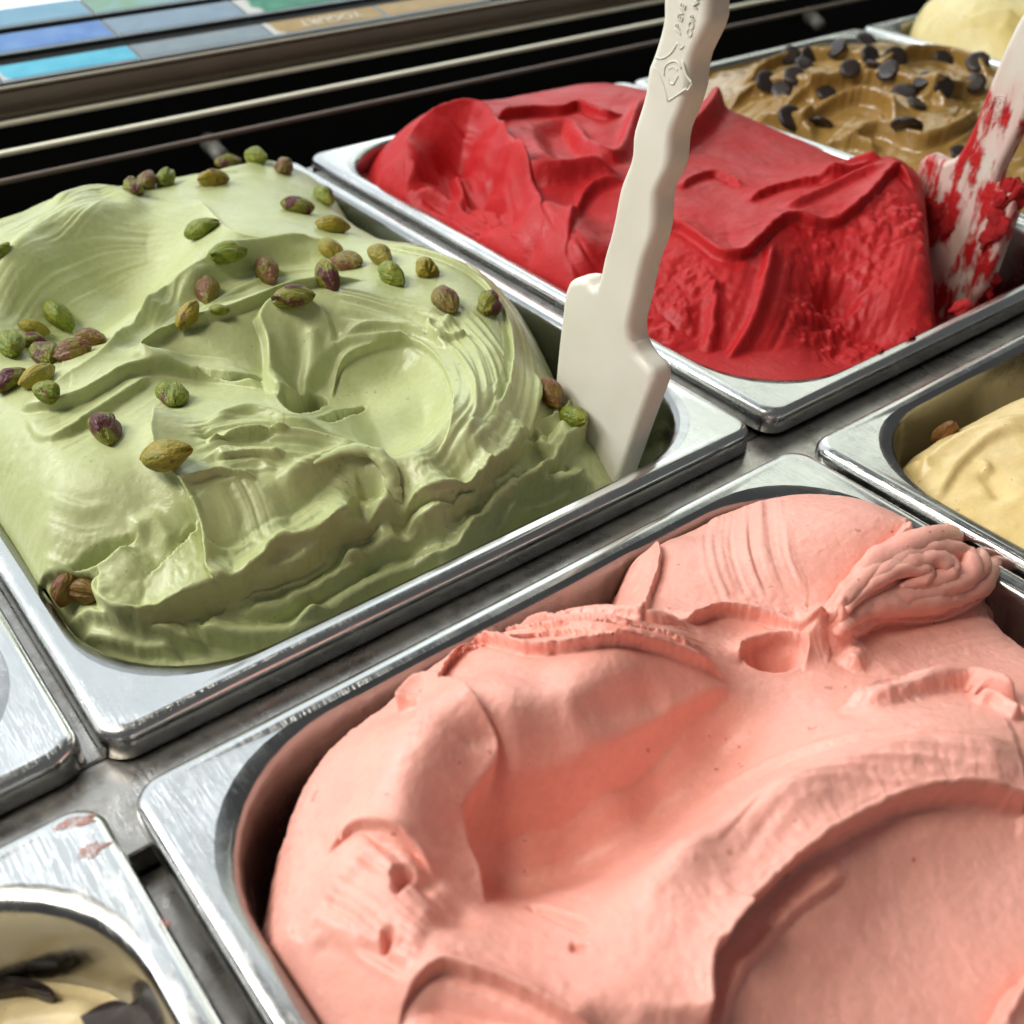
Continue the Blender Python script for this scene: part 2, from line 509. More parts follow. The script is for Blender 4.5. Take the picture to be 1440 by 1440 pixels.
    def stria(s, pts, w, amp, sc=1.0, ta=0.15, tb=0.15, seed=0, dz=0.0):
        P = s.path(pts, dz)
        r = s.dist(P, w + 1)
        if r is None: return
        W, d, sd, T, NX, NY, tot = r
        m = (1 - sstep(w * 0.6, w, d)) * s.ends(T, ta, tb)
        st = s.nz(sd + 50 + seed * 13.7, T * tot * 0.025 + seed, sc) + 0.6 * s.nz(sd - 20 + seed, T * tot * 0.04, sc * 0.42)
        s.H[W] += s.sk * amp * m * st
    def poly(s, pts, m, dz=0.0, rag=0.0, rs=3.0):
        P = s.path(list(pts) + [pts[0]], dz, n=6)
        r = s.dist(P, m, rag, rs)
        if r is None: return None
        W, d, sd, T, NX, NY, tot = r
        X = s.X[W]; Y = s.Y[W]
        if rag:
            X = X + rag * fbm(s.nz, X, Y, rs, 4, 0.6); Y = Y + rag * fbm(s.nz, X + 71, Y - 33, rs, 4, 0.6)
        ins = np.zeros(X.shape, bool)
        for i in range(len(P)):
            x1, y1 = P[i - 1]; x2, y2 = P[i]
            if y1 == y2: continue
            ins ^= ((y1 > Y) != (y2 > Y)) & (X < (x2 - x1) * (Y - y1) / (y2 - y1) + x1)
        return W, np.where(ins, d, -d)
    def bowl(s, pts, depth, soft=10.0, rag=0.0, dz=0.0, edge=0.3):
        r = s.poly(pts, 3, dz, rag)
        if r is None: return
        W, d = r
        s.H[W] -= depth * sstep(-edge, soft, d)
    def plate(s, pts, h, soft=1.0, rag=0.4, dz=0.0, slope=None):
        r = s.poly(pts, 4, dz, rag)
        if r is None: return
        W, d = r
        s.H[W] += h * sstep(-soft, soft * 0.4, d)
    def dab(s, u, v, rx, ry, h, ang=0, pw=2.0):
        c = s.pick(u, v); P = np.array([c, c]); W = s.win(P, max(rx, ry) * 2.5)
        X = s.X[W] - c[0]; Y = s.Y[W] - c[1]; a = math.radians(ang)
        q = ((X * math.cos(a) + Y * math.sin(a)) / rx) ** 2 + ((-X * math.sin(a) + Y * math.cos(a)) / ry) ** 2
        s.H[W] += h * np.exp(-q ** (pw / 2))
    def footprint(s, pts, zlow, width, rag=0.8, rs=5.0):
        """the mass stands inside this outline (u, v, z); outside it falls away steeply to zlow"""
        Q = np.array([at(p[0], p[1], p[2] / 1000)[:2] * 1000 for p in list(pts) + [pts[0]]])
        P = np.concatenate([Q[i] + (Q[i + 1] - Q[i]) * np.linspace(0, 1, 5)[:-1, None] for i in range(len(Q) - 1)])
        P = np.concatenate([P, P[:1]])
        r = s.dist(P, 400, rag, rs)
        W, d, sd, T, NX, NY, tot = r
        X = s.X[W] + rag * fbm(s.nz, s.X[W], s.Y[W], rs, 4, 0.6); Y = s.Y[W] + rag * fbm(s.nz, X + 71, s.Y[W] - 33, rs, 4, 0.6)
        ins = np.zeros(X.shape, bool)
        for i in range(len(P)):
            x1, y1 = P[i - 1]; x2, y2 = P[i]
            if y1 == y2: continue
            ins ^= ((y1 > Y) != (y2 > Y)) & (X < (x2 - x1) * (Y - y1) / (y2 - y1) + x1)
        out = np.where(ins, 0, d)
        q = np.clip(out / width, 0, 1)
        m = 1 - np.sqrt(np.clip(1 - q * q, 0, 1)) * (1 - 0.15 * q)
        s.H[W] = s.H[W] * (1 - m) + np.minimum(s.H[W], zlow) * m
        rnd = np.where(ins, np.exp(-(d / 4.0)), 1.0)       # rounded shoulder
        s.H[W] -= 2.5 * rnd * (m < 0.9)
    def rough(s, amp, sc, o=4):
        s.H += amp * fbm(s.nz, s.X, s.Y, sc, o)
    def blur(s, n=1):
        for _ in range(n):
            H = s.H.copy()
            H[1:-1, :] = 0.25 * s.H[:-2, :] + 0.5 * s.H[1:-1, :] + 0.25 * s.H[2:, :]
            K = H.copy()
            K[:, 1:-1] = 0.25 * H[:, :-2] + 0.5 * H[:, 1:-1] + 0.25 * H[:, 2:]
            s.H = K
    def low(s, mm):
        """the surface smoothed over about mm"""
        H = s.H
        for ax, d in ((0, s.dx), (1, s.dy)):
            r = max(1, int(round(mm / d / 2)))
            for _ in range(3):
                pad = [(0, 0), (0, 0)]; pad[ax] = (r + 1, r)
                c = np.cumsum(np.pad(H, pad, mode='edge'), axis=ax)
                n = H.shape[ax]
                hi = np.take(c, np.arange(2 * r + 1, 2 * r + 1 + n), axis=ax); lo = np.take(c, np.arange(0, n), axis=ax)
                H = (hi - lo) / (2 * r + 1)
        return H
    def smooth(s, mm): s.H = s.low(mm)
    def sharpen(s, mm, k, lim=3.0):
        """crisper lips and deeper creases"""
        d = s.H - s.low(mm)
        s.H = s.H + k * lim * np.tanh(d / lim)
    def normal(s, x, y):
        e = 1.5
        n = np.array((s.h(x - e, y) - s.h(x + e, y), s.h(x, y - e) - s.h(x, y + e), 2 * e))
        return n / np.linalg.norm(n)
    def build(s, name, mat, pan, label, cat='gelato', wall=-7.0):
        """pan = (x0, y0, w, l) in mm of the pan: everything outside its tapering basin is cut away"""
        px, py, w, l = pan
        X = s.X + s.DX; Y = s.Y + s.DY
        # the gelato bends down to the wall before it meets it
        ax_ = np.abs(s.X - px - w / 2) - (w / 2 - 9.6 - 44.0); ay_ = np.abs(s.Y - py - l / 2) - (l / 2 - 9.6 - 44.0)
        din = 44.0 - np.hypot(np.maximum(ax_, 0), np.maximum(ay_, 0)) - np.minimum(np.maximum(ax_, ay_), 0)
        cap = wall + 7.5 * np.sqrt(np.clip(din, 0, None)) + 1.2 * fbm(s.nz, s.X, s.Y, 9, 3)
        k_ = 1.5
        s.H = -k_ * np.logaddexp(-s.H / k_, -cap / k_)
        H = s.H
        inset = 9.6 + np.clip(-H, 0, 90) * 0.060
        cx, cy = px + w / 2, py + l / 2
        r = 44.0
        qx = np.abs(s.X - cx) - (w / 2 - inset - r); qy = np.abs(s.Y - cy) - (l / 2 - inset - r)
        sdf = np.hypot(np.maximum(qx, 0), np.maximum(qy, 0)) + np.minimum(np.maximum(qx, qy), 0) - r
        st = max(s.dx, s.dy)
        ok = sdf < 1.3 * st
        gx_, gy_ = np.gradient(sdf, s.dx, s.dy); gl = np.hypot(gx_, gy_) + 1e-6
        mv = np.clip(sdf - 0.1, 0, None) * (sdf < 2.5 * st)
        X = X - gx_ / gl * mv; Y = Y - gy_ / gl * mv
        nx, ny = X.shape
        idx = np.arange(nx * ny).reshape(nx, ny)
        f = ok[:-1, :-1] & ok[1:, :-1] & ok[1:, 1:] & ok[:-1, 1:]
        quads = np.stack([idx[:-1, :-1][f], idx[1:, :-1][f], idx[1:, 1:][f], idx[:-1, 1:][f]], 1)
        used = np.zeros(nx * ny, bool); used[quads.ravel()] = True
        remap = np.cumsum(used) - 1
        co = np.stack([X.ravel()[used], Y.ravel()[used], H.ravel()[used]], 1) / 1000
        quads = remap[quads]
        base = np.array((cx / 1000, cy / 1000, -0.02))
        co = co - base
        me = bpy.data.meshes.new(name)
        nv, nf = len(co), len(quads)
        me.vertices.add(nv); me.vertices.foreach_set('co', co.ravel())
        me.loops.add(nf * 4); me.loops.foreach_set('vertex_index', quads.ravel().astype(np.int32))
        me.polygons.add(nf); me.polygons.foreach_set('loop_start', np.arange(0, nf * 4, 4, dtype=np.int32))
        me.polygons.foreach_set('loop_total', np.full(nf, 4, np.int32))
        me.polygons.foreach_set('use_smooth', np.ones(nf, bool))
        me.update(); me.validate()
        o = link(name, me, mat, None, tuple(base))
        return tag(o, label, cat)

# ------------------------------------------------------------------ green pistachio gelato
GREEN = gelato_mat('pistachio_gelato', (0.455, 0.50, 0.225), (0.52, 0.56, 0.285), rough=0.36, sss=0.2, rad=(.8, 1, .3), speck=(0.10, 0.09, 0.02), speck_scale=190, grain=0.20, grain_scale=1500, pits=1.6)
g = Gelato(6, 244, 6, 346, 0.43, 3); g.sk = 0.42
def grid(d): return [(x, y, z) for y, row in d.items() for x, z in row.items()]
g.base([(40, 360, 30), (110, 305, 32), (-40, 450, 27), (130, 266, 28), (60, 285, 26), (0, 318, 22), (60, 470, 11), (120, 460, 10), (180, 430, 11), (230, 380, 17), (150, 400, 12), (210, 300, 24),
        (320, 352, 29), (270, 385, 28), (215, 435, 27), (170, 490, 27), (100, 545, 26), (40, 560, 25), (300, 245, 18), (380, 230, 15), (250, 300, 24), (350, 300, 22), (430, 300, 16), (460, 290, 6),
        (480, 335, 20), (400, 338, 25), (440, 372, 19), (380, 385, 19), (320, 405, 20), (260, 442, 20), (220, 475, 21), (420, 425, 31), (340, 440, 31), (280, 452, 30), (215, 492, 27), (500, 420, 28),
        (30, 620, 24), (120, 600, 25), (60, 700, 18), (150, 680, 22), (200, 600, 26), (20, 770, 6), (100, 780, 7), (280, 527, 19), (340, 532, 18), (400, 548, 15), (425, 570, 4),
        (300, 570, 26), (400, 592, 24), (250, 610, 27), (350, 640, 22), (300, 700, 17), (430, 660, 18), (490, 640, 17), (295, 765, 8), (350, 780, 4), (400, 740, 8), (465, 695, 10), (303, 812, 2), (384, 764, 5), (430, 752, 4), (482, 710, 7), (330, 845, -6), (430, 800, -5), (520, 745, -4), (250, 850, -3),
        (560, 560, 9), (520, 590, 10), (600, 590, 7), (560, 510, 11), (540, 630, 9), (560, 400, 25), (640, 430, 23), (690, 490, 20), (697, 560, 17), (662, 620, 14), (600, 672, 11), (540, 702, 8),
        (600, 350, 16), (680, 385, 14), (735, 460, 11), (745, 520, 6), (650, 720, -8), (720, 690, -10), (800, 650, -12), (560, 760, -9), (480, 810, -10), (400, 850, -10), (300, 890, -12), (200, 895, -11), (110, 875, -10),
        (790, 590, -3), (740, 622, -2), (180, 842, 0), (220, 800, 5), (240, 740, 12), (150, 820, 0)],
       world=[(240, 40, -22), (240, 100, -18), (242, 160, -10), (242, 240, -8), (8, 342, 3), (120, 343, 8), (200, 343, 6), (6, 200, 16), (8, 260, 20), (8, 120, 12), (20, 12, -13), (120, 12, -13), (220, 12, -18)], reg=3.0, lo=-24, hi=36)
# lower tier: the mound stands back from the front wall; layers lie below it
TIER = [(-40, 770), (40, 798), (110, 800), (150, 815), (165, 868), (205, 890), (262, 842), (330, 822), (420, 792), (470, 745), (560, 712), (640, 702), (700, 655), (745, 600), (760, 520)]
g.fold(TIER, 3.0, back=12, front=1.6, side=1, over=2.0, rag=0.5, ta=0.04, tb=0.06)
for pts, h in (([(215, 880), (275, 852), (345, 836), (430, 800), (490, 752), (560, 726), (640, 716)], 1.3), ([(300, 858), (370, 842), (440, 815), (500, 772), (545, 745)], 1.3),
               ([(320, 832), (400, 806), (450, 770), (500, 722)], 1.3), ([(600, 728), (660, 706), (710, 664), (750, 620)], 1.3)):
    g.fold(pts, h, back=7, front=1.0, side=1, rag=0.5, over=1.0)
# big scoop at upper left with its rolled left rim
g.bowl([(150, 300), (60, 360), (0, 430), (-60, 520), (30, 545), (130, 510), (185, 470), (215, 420), (290, 372), (300, 330), (230, 300)], 4, soft=26, edge=1.0)
g.ridge([(60, 285), (130, 262), (175, 272), (195, 300)], 6, 3.0)
g.ridge([(-20, 430), (40, 350), (90, 312), (150, 285), (215, 290)], 7, 3.5, rag=0.3)
g.ridge([(-20, 400), (30, 335), (90, 290), (140, 268)], 3, 1.2, rag=0.3)
g.stria([(30, 330), (100, 290), (170, 272), (260, 300)], 12, 0.7, 2.0)
g.stria([(-10, 470), (60, 400), (130, 360), (200, 350), (260, 340)], 14, 0.5, 2.5, seed=2)
# top right patch
g.fold([(270, 272), (300, 300), (330, 330), (400, 335), (470, 330)], 2.5, back=14, front=2, side=-1, rag=0.4)
g.ridge([(250, 262), (310, 240), (380, 228), (420, 240)], 5, 2.0)
g.stria([(260, 265), (340, 250), (420, 262)], 14, 0.5, 2.5, seed=4)
# long crest from the right running down to the lower left, crisp on its lower right
g.fold([(490, 345), (430, 336), (360, 345), (312, 352), (283, 372), (240, 402), (212, 432), (185, 472), (140, 512), (80, 545), (30, 560)], 3.6, back=10, front=1.6, side=1, rag=0.3, ta=0.1, tb=0.1, over=1.2)
g.ridge([(480, 340), (430, 333), (360, 342), (314, 349), (286, 368)], 1.6, 1.6)
g.ridge([(240, 398), (212, 428), (185, 468), (140, 508)], 1.8, 1.6, rag=0.4)
g.stria([(330, 345), (280, 372), (230, 410), (190, 465)], 7, 0.8, 1.6, seed=21)
g.sweep([(470, 372), (400, 372), (340, 392), (280, 425), (225, 470), (170, 520)], 5, 8, dz=0, conc=2.5, sl=3, sr=5, stri=0.25, strs=2, lift=-1.5, amt=0.8)
# next crest, its end curling round
g.fold([(520, 385), (450, 392), (390, 405), (330, 432), (285, 446), (235, 468), (205, 488), (200, 503), (240, 512), (300, 515), (372, 530)], 3.6, back=12, front=1.2, side=-1, rag=0.25, ta=0.15, tb=0.1, over=1.0)
g.ridge([(285, 444), (240, 464), (208, 486), (202, 500), (222, 508), (270, 513)], 1.6, 1.4)
# sheet edge sweeping to the lower left, tongue at the left
g.fold([(380, 540), (300, 522), (215, 506), (160, 526), (110, 556), (60, 566), (20, 562)], 4.0, back=20, front=1.8, side=-1, rag=0.3, over=1.0, ta=0.12, tb=0.1)
g.fold([(35, 568), (50, 600), (90, 605), (130, 580), (190, 540), (215, 515)], 3.0, back=9, front=2.6, side=1, rag=0.3, over=0.8)
g.stria([(10, 640), (80, 620), (140, 580), (200, 530)], 16, 0.45, 2.2, seed=5)
g.stria([(-10, 700), (40, 750), (110, 785), (170, 770)], 16, 0.9, 2.6, seed=6)
# slit below the crest
g.bowl([(278, 514), (315, 522), (372, 533), (366, 540), (318, 532), (285, 522)], 7, soft=2.0, rag=0.4)
# the draped fold above the hole
g.plate([(365, 455), (378, 430), (420, 425), (450, 440), (470, 478), (455, 520), (428, 558), (395, 560), (375, 540), (380, 500)], 3.5, soft=2.5, rag=0.3)
g.ridge([(368, 450), (380, 500), (392, 545), (400, 560)], 3, 2.0)
g.ridge([(405, 440), (420, 490), (415, 540), (405, 562)], 3.0, -1.8)
g.ridge([(440, 450), (440, 500), (425, 550)], 3, 2.0)
g.ridge([(470, 455), (460, 490), (470, 520), (452, 555)], 2.5, -1.6)
# big disc scooped out in the middle, ring of strokes round it
g.bowl([(468, 552), (472, 515), (515, 486), (580, 474), (622, 505), (642, 555), (632, 610), (598, 645), (540, 655), (495, 610)], 3.5, soft=12, rag=0.2, edge=0.6)
g.fold([(466, 560), (473, 515), (515, 486), (580, 474), (622, 505), (642, 555), (632, 612), (600, 645)], 2.6, back=7, front=0.9, side=1, rag=0.25, over=1.2, ta=0.08, tb=0.2)
g.fold([(500, 335), (560, 345), (625, 362), (680, 395), (715, 450), (722, 520), (690, 600), (640, 650)], 2.4, back=8, front=1.4, side=1, rag=0.2, ta=0.2, tb=0.2)
g.stria([(560, 430), (630, 460), (675, 520), (670, 590), (620, 660), (560, 690)], 18, 1.1, 2.4, seed=7)
g.stria([(540, 345), (640, 362), (700, 410), (733, 480), (728, 560), (680, 630), (610, 690)], 9, 1.2, 1.8, seed=8)
g.ridge([(600, 465), (650, 500), (672, 560), (655, 620), (610, 665)], 1.2, 1.2)
g.ridge([(640, 440), (690, 500), (700, 560), (670, 625), (620, 675)], 1.0, 1.0)
g.fold([(480, 470), (530, 455), (590, 462), (630, 485)], 2.2, back=5, front=1.2, side=1, rag=0.3)
g.fold([(455, 500), (480, 480), (520, 472), (580, 470)], 2.4, back=4, front=1.0, side=1, rag=0.3)
g.stria([(470, 420), (550, 440), (610, 460)], 12, 0.9, 2.4, seed=12)
g.dab(628, 455, 4.5, 2.5, 2.2, 20); g.fold([(602, 440), (606, 466), (640, 470), (658, 462)], 2.4, back=4, front=0.9, side=1, rag=0.2)
# holes torn open in the middle
g.bowl([(392, 562), (420, 555), (452, 560), (462, 572), (440, 584), (408, 584)], 60, soft=4.0, rag=0.6)
g.bowl([(448, 592), (470, 582), (500, 574), (516, 570), (505, 584), (470, 596)], 16, soft=3.0, rag=0.7)
# front drape: a heavy sheet hanging to the front with a sharp lower edge
g.stria([(470, 720), (400, 770), (320, 815)], 8, 1.0, 1.6, seed=22)
g.fold([(235, 560), (225, 610), (235, 655), (255, 672), (285, 722), (300, 768), (303, 814), (345, 800), (384, 762), (428, 752), (482, 708), (510, 670)], 4.0, back=14, front=1.2, side=1, rag=0.4, over=2.4, ta=0.12, tb=0.12)
g.ridge([(250, 662), (290, 722), (302, 770), (304, 810)], 2.2, 2.0)
g.ridge([(304, 812), (350, 796), (386, 758), (430, 748), (485, 705)], 2.4, 2.2)
g.bowl([(370, 690), (400, 670), (450, 650), (490, 640), (480, 690), (430, 735), (390, 740)], 3.5, soft=9, edge=1.0)
g.ridge([(270, 620), (330, 610), (400, 605), (470, 620), (520, 640), (545, 660)], 2.2, 2.2)
g.ridge([(285, 590), (350, 570), (400, 585), (460, 600)], 2.4, 2.2)
g.ridge([(280, 640), (340, 632), (400, 636), (440, 650)], 1.8, 1.6)
g.ridge([(300, 655), (350, 645), (390, 655)], 1.4, 1.2)
g.ridge([(270, 605), (340, 615), (400, 600)], 1.6, -2.2)
g.stria([(270, 640), (350, 620), (450, 620), (520, 650)], 15, 1.0, 1.5, seed=9)
for pts in ([(288, 617), (330, 606), (372, 603), (410, 598)], [(300, 642), (350, 632), (400, 640)], [(262, 672), (310, 658), (360, 668)]):
    g.fold(pts, 2.4, back=4, front=0.9, side=1, rag=0.4, over=0.9)
g.stria([(300, 680), (320, 720), (330, 770)], 14, 0.7, 2.0, seed=10)
g.ridge([(235, 570), (222, 615), (240, 665), (250, 720), (262, 755)], 6, 2.4)
# loop that falls over the front edge (the hollow it spans; the loop itself follows below)
g.bowl([(500, 662), (535, 660), (545, 690), (528, 710), (498, 700)], 7.0, soft=6.0)
g.ridge([(390, 680), (435, 655), (480, 634), (515, 640)], 3.0, 3.0)
# hidden slope right of the drape, thrown into shade, with hanging folds
g.stria([(480, 715), (430, 780), (360, 815), (300, 840)], 10, 2.2, 3.0, seed=11)
g.fold([(560, 708), (600, 716), (650, 700), (690, 655), (735, 590)], 3.5, back=7, front=1.2, side=1, rag=0.5, over=1.5)
# lower left sheet with a torn tip
g.fold([(190, 752), (170, 785), (136, 824), (160, 866), (196, 880), (206, 894), (235, 865), (262, 842), (292, 830), (335, 820)], 5.0, back=18, front=1.6, side=1, rag=0.4, over=1.6, ta=0.1)
g.bowl([(100, 792), (128, 772), (172, 755), (196, 752), (180, 770), (140, 792), (118, 800)], 9, soft=3.0, rag=0.5)
g.bowl([(250, 760), (262, 746), (275, 735), (274, 746), (258, 760)], 7, soft=1.6, rag=0.4)
g.ridge([(180, 750), (215, 730), (235, 760), (250, 765)], 3, 1.8)
# layers lying low along the front
for pts, w, h in (([(90, 868), (150, 872), (220, 892), (300, 908)], 3.2, 3.0), ([(110, 895), (180, 905), (260, 918)], 2.6, 2.4),
                  ([(278, 858), (285, 885), (330, 895), (420, 893), (470, 872)], 3.0, 4.0), ([(330, 850), (380, 860), (440, 835), (520, 800)], 3.0, 3.0),
                  ([(400, 872), (480, 850), (570, 800), (640, 770)], 3.2, 3.5), ([(470, 790), (540, 770), (600, 745), (628, 735), (630, 760)], 2.6, 3.5),
                  ([(640, 770), (690, 720), (750, 690), (808, 678), (822, 640)], 3.0, 4.5), ([(700, 735), (770, 705), (815, 690)], 2.4, 2.2),
                  ([(560, 740), (620, 720), (680, 700)], 3.0, 2.5), ([(610, 790), (680, 752), (740, 720)], 2.4, 1.8), ([(640, 722), (655, 700), (690, 660)], 2.6, 2.5)):
    g.ridge(pts, w, h * 1.0, rag=0.4, skew=0.35)
    g.fold(pts, h * 1.0, back=w * 2.2, front=0.9, side=1, rag=0.4, over=1.0)
    g.stria(pts, w * 1.8, 0.7, 1.4, seed=int(w * 10) + len(pts))
# the mass stands clear of the right wall
g.footprint([(-300, 1100, 0), (-300, 200, 20), (100, 190, 20), (350, 190, 10), (440, 240, 4), (478, 300, 2), (560, 325, 6), (640, 340, 8), (705, 372, 8), (742, 425, 6), (757, 500, 4), (790, 548, 0), (828, 590, -4), (838, 660, -10), (800, 760, -12), (500, 900, -14), (250, 1000, -14)], -40, 16, rag=0.6)
# scrap of fold at the right beside the spatula
g.fold([(690, 660), (730, 662), (770, 650), (800, 615), (822, 600), (826, 580), (790, 575), (750, 570)], 7.0, back=9, front=1.4, side=1, rag=0.5, over=1.5)
g.ridge([(745, 580), (760, 610), (765, 630), (785, 610), (795, 585)], 2.2, 3.0)
g.ridge([(720, 628), (750, 622), (775, 636)], 1.6, 1.6)
g.sharpen(6, 0.34)
g.sharpen(1.6, 0.35, 1.0)
g.rough(0.5, 26, 3)
g.rough(0.12, 4, 3)
g.rough(0.05, 1.6, 2)
GG = g
GREEN_O = g.build('green_gelato', GREEN, (0, 0, 250, 352.5), 'green pistachio gelato swirled into folds, topped with pistachios')

def strand(bm, G, pts, r, lift, seed, taper=(0.3, 0.4)):
    nz = VNoise(seed)
    C = [np.array(p) for p in catmull(pts, 7)]
    lf = np.interp(np.linspace(0, 1, len(C)), np.linspace(0, 1, len(lift)), lift) * 0.62
    P = [G.pick(p[0], p[1], l) for p, l in zip(C, lf)]
    q = [Vector((x, y, G.h(x, y) + l)) for (x, y), l in zip(P, lf)]
    for it in range(4): q = [q[0]] + [(q[i - 1] + q[i] * 2 + q[i + 1]) / 4 for i in range(1, len(q) - 1)] + [q[-1]]
    n = len(q); seg = 14; rings = []
    for i, p in enumerate(q):
        d = (q[min(i + 1, n - 1)] - q[max(i - 1, 0)]).normalized(); a = d.cross(Vector((0, 0, 1))).normalized(); b = a.cross(d)
        t = i / (n - 1); rr = r * (taper[0] + (1 - taper[0]) * min(1, t / 0.25)) * (taper[1] + (1 - taper[1]) * min(1, (1 - t) / 0.2))
        ring = []
        for k in range(seg):
            an = 2 * math.pi * k / seg; w = rr * (1 + 0.22 * nz(i * 0.35, math.cos(an) * 1.2 + 3, 1.0) + 0.10 * nz(i * 1.1, k * 0.9, 1.0))
            ring.append(bm.verts.new((p + (a * math.cos(an) * 1.1 + b * math.sin(an) * 0.95) * w) / 1000))
        rings.append(ring)
    for i in range(n - 1):
        for k in range(seg): bm.faces.new((rings[i][k], rings[i][(k + 1) % seg], rings[i + 1][(k + 1) % seg], rings[i + 1][k]))
    bm.faces.new(rings[0]); bm.faces.new(rings[-1][::-1])
bm = bmesh.new()
strand(bm, g, [(440, 652), (485, 632), (522, 636), (546, 656), (552, 685), (558, 704), (572, 716)], 2.4, (-1, 2, 3.5, 4, 3, 2.5, 1), 31, (0.3, 0.35))
me = bm_mesh('drip_curl', bm, True); me.transform(Matrix.Translation(-Vector(GREEN_O.location)))
link('drip_curl', me, GREEN, GREEN_O, (0, 0, 0))

# ------------------------------------------------------------------ salmon pink gelato
PINK = gelato_mat('pink_gelato', (0.86, 0.385, 0.305), (0.92, 0.455, 0.37), rough=0.44, sss=0.2, rad=(1, .5, .35), speck=(0.33, 0.04, 0.015), speck_scale=120, grain=0.45, grain_scale=800, pits=0.9)
PY0 = (YF - 0.0) * 1000
g = Gelato(4, 242, -250, -24, 0.41, 5)
g.base([(700, 1200, -3), (800, 1185, -5), (900, 1125, -2), (1000, 1052, 2), (790, 1255, 5), (660, 1180, 4), (1060, 1000, 8), (760, 958, 27), (880, 958, 25), (680, 935, 22), (970, 945, 18), (820, 1030, 22), (720, 1050, 24),
        (620, 1060, 27), (560, 1160, 24), (520, 1280, 20), (600, 985, 21), (480, 1180, 14), (440, 1285, 10), (830, 1320, 19), (960, 1205, 22), (1100, 1115, 23), (1250, 1068, 24), (1400, 1065, 24),
        (1100, 1335, 13), (1250, 1235, 12), (1400, 1180, 14), (1250, 1400, 8), (1400, 1350, 8), (1050, 1420, 13), (1150, 1010, 14), (1300, 985, 15), (1430, 985, 14), (1300, 905, 4), (1420, 905, 2), (1220, 930, 7),
        (1050, 790, 14), (1180, 760, 17), (950, 765, 8), (1290, 745, 13), (1150, 882, 11), (1080, 925, 7), (1000, 870, 11), (920, 830, 10), (700, 1400, 19), (900, 1400, 22), (620, 1320, 20), (740, 1310, 16), (450, 1400, 8), (900, 1300, 22)],
       world=[(20, -40, 2), (60, -36, 6), (120, -34, 4), (180, -34, 4), (236, -45, 4), (238, -90, 0), (240, -140, 6), (240, -200, 4), (200, -170, 12), (200, -245, 8), (120, -245, 12), (20, -245, 6), (12, -150, 6)], reg=2.0, lo=-10, hi=34)
g.bowl([(648, 1140), (690, 1102), (790, 1092), (900, 1050), (970, 1020), (930, 1090), (840, 1160), (740, 1215), (668, 1205)], 9, soft=13, edge=0.8)
g.ridge([(860, 1275), (960, 1195), (1040, 1145), (1140, 1098), (1240, 1066), (1340, 1056), (1460, 1085)], 6.5, 2.5)
# lobe with a long crest across the top left
g.fold([(560, 990), (590, 962), (640, 968), (672, 1010), (690, 1055), (682, 1085), (650, 1120), (640, 1150), (655, 1210), (685, 1260)], 4.5, back=12, front=1.2, side=-1, rag=0.25, over=2.0, ta=0.05, tb=0.15)
g.fold([(690, 1085), (760, 1085), (850, 1050), (930, 1005), (1010, 965), (1040, 958)], 2.0, back=14, front=3.0, side=1, rag=0.3, over=1.0, ta=0.1, tb=0.15)
g.ridge([(800, 1010), (870, 985), (940, 975)], 3, -1.8)
# torn crust along the back of the lobe
g.fold([(600, 960), (640, 905), (690, 890), (740, 905), (800, 900), (880, 892), (940, 905), (990, 925), (1030, 950)], 4.2, back=5.5, front=0.9, side=1, rag=0.8, over=1.6, ta=0.1, tb=0.08)
g.ridge([(610, 930), (650, 890), (700, 870), (760, 868), (830, 855), (900, 860), (960, 870), (1010, 880)], 2.4, 3.0, rag=1.0)
g.stria([(640, 900), (720, 882), (820, 878), (920, 885), (1000, 905)], 8, 1.6, 1.7, seed=3)
for pts in ([(640, 900), (700, 880), (780, 878), (850, 872), (930, 886), (1000, 915)], [(700, 893), (760, 886), (830, 884), (900, 892)], [(620, 940), (650, 905), (690, 895)]):
    g.fold(pts, 1.6, back=2.6, front=0.5, side=1, rag=1.3, rs=2.2, over=0.9)
# knot in the centre, where the strokes meet
g.fold([(960, 862), (1020, 850), (1080, 862), (1130, 885), (1170, 880)], 4.0, back=6, front=1.2, side=1, rag=0.6, over=1.2)
g.bowl([(1035, 905), (1060, 895), (1100, 893), (1135, 905), (1135, 930), (1105, 950), (1060, 945), (1040, 925)], 8, soft=6.0, rag=0.4)
g.fold([(1045, 930), (1035, 908), (1070, 896), (1120, 892), (1140, 912), (1130, 940)], 2.8, back=4, front=0.8, side=1, rag=0.4, over=1.0)
g.ridge([(1130, 880), (1160, 870), (1185, 880), (1200, 905)], 5, 4.5, rag=1.0)
g.ridge([(1190, 880), (1215, 905), (1195, 935)], 2.6, 3.0, rag=0.8)
g.dab(1150, 880, 4, 3, 2.5); g.dab(1175, 870, 3, 4, 2.0); g.dab(1200, 900, 3, 3, 2.5)
# back lobe with faint strokes
g.fold([(910, 745), (930, 780), (905, 850), (900, 870)], 2.5, back=4, front=1.0, side=-1, rag=0.5)
g.stria([(1050, 700), (1050, 780), (1080, 850)], 16, 0.5, 3.5, seed=8)
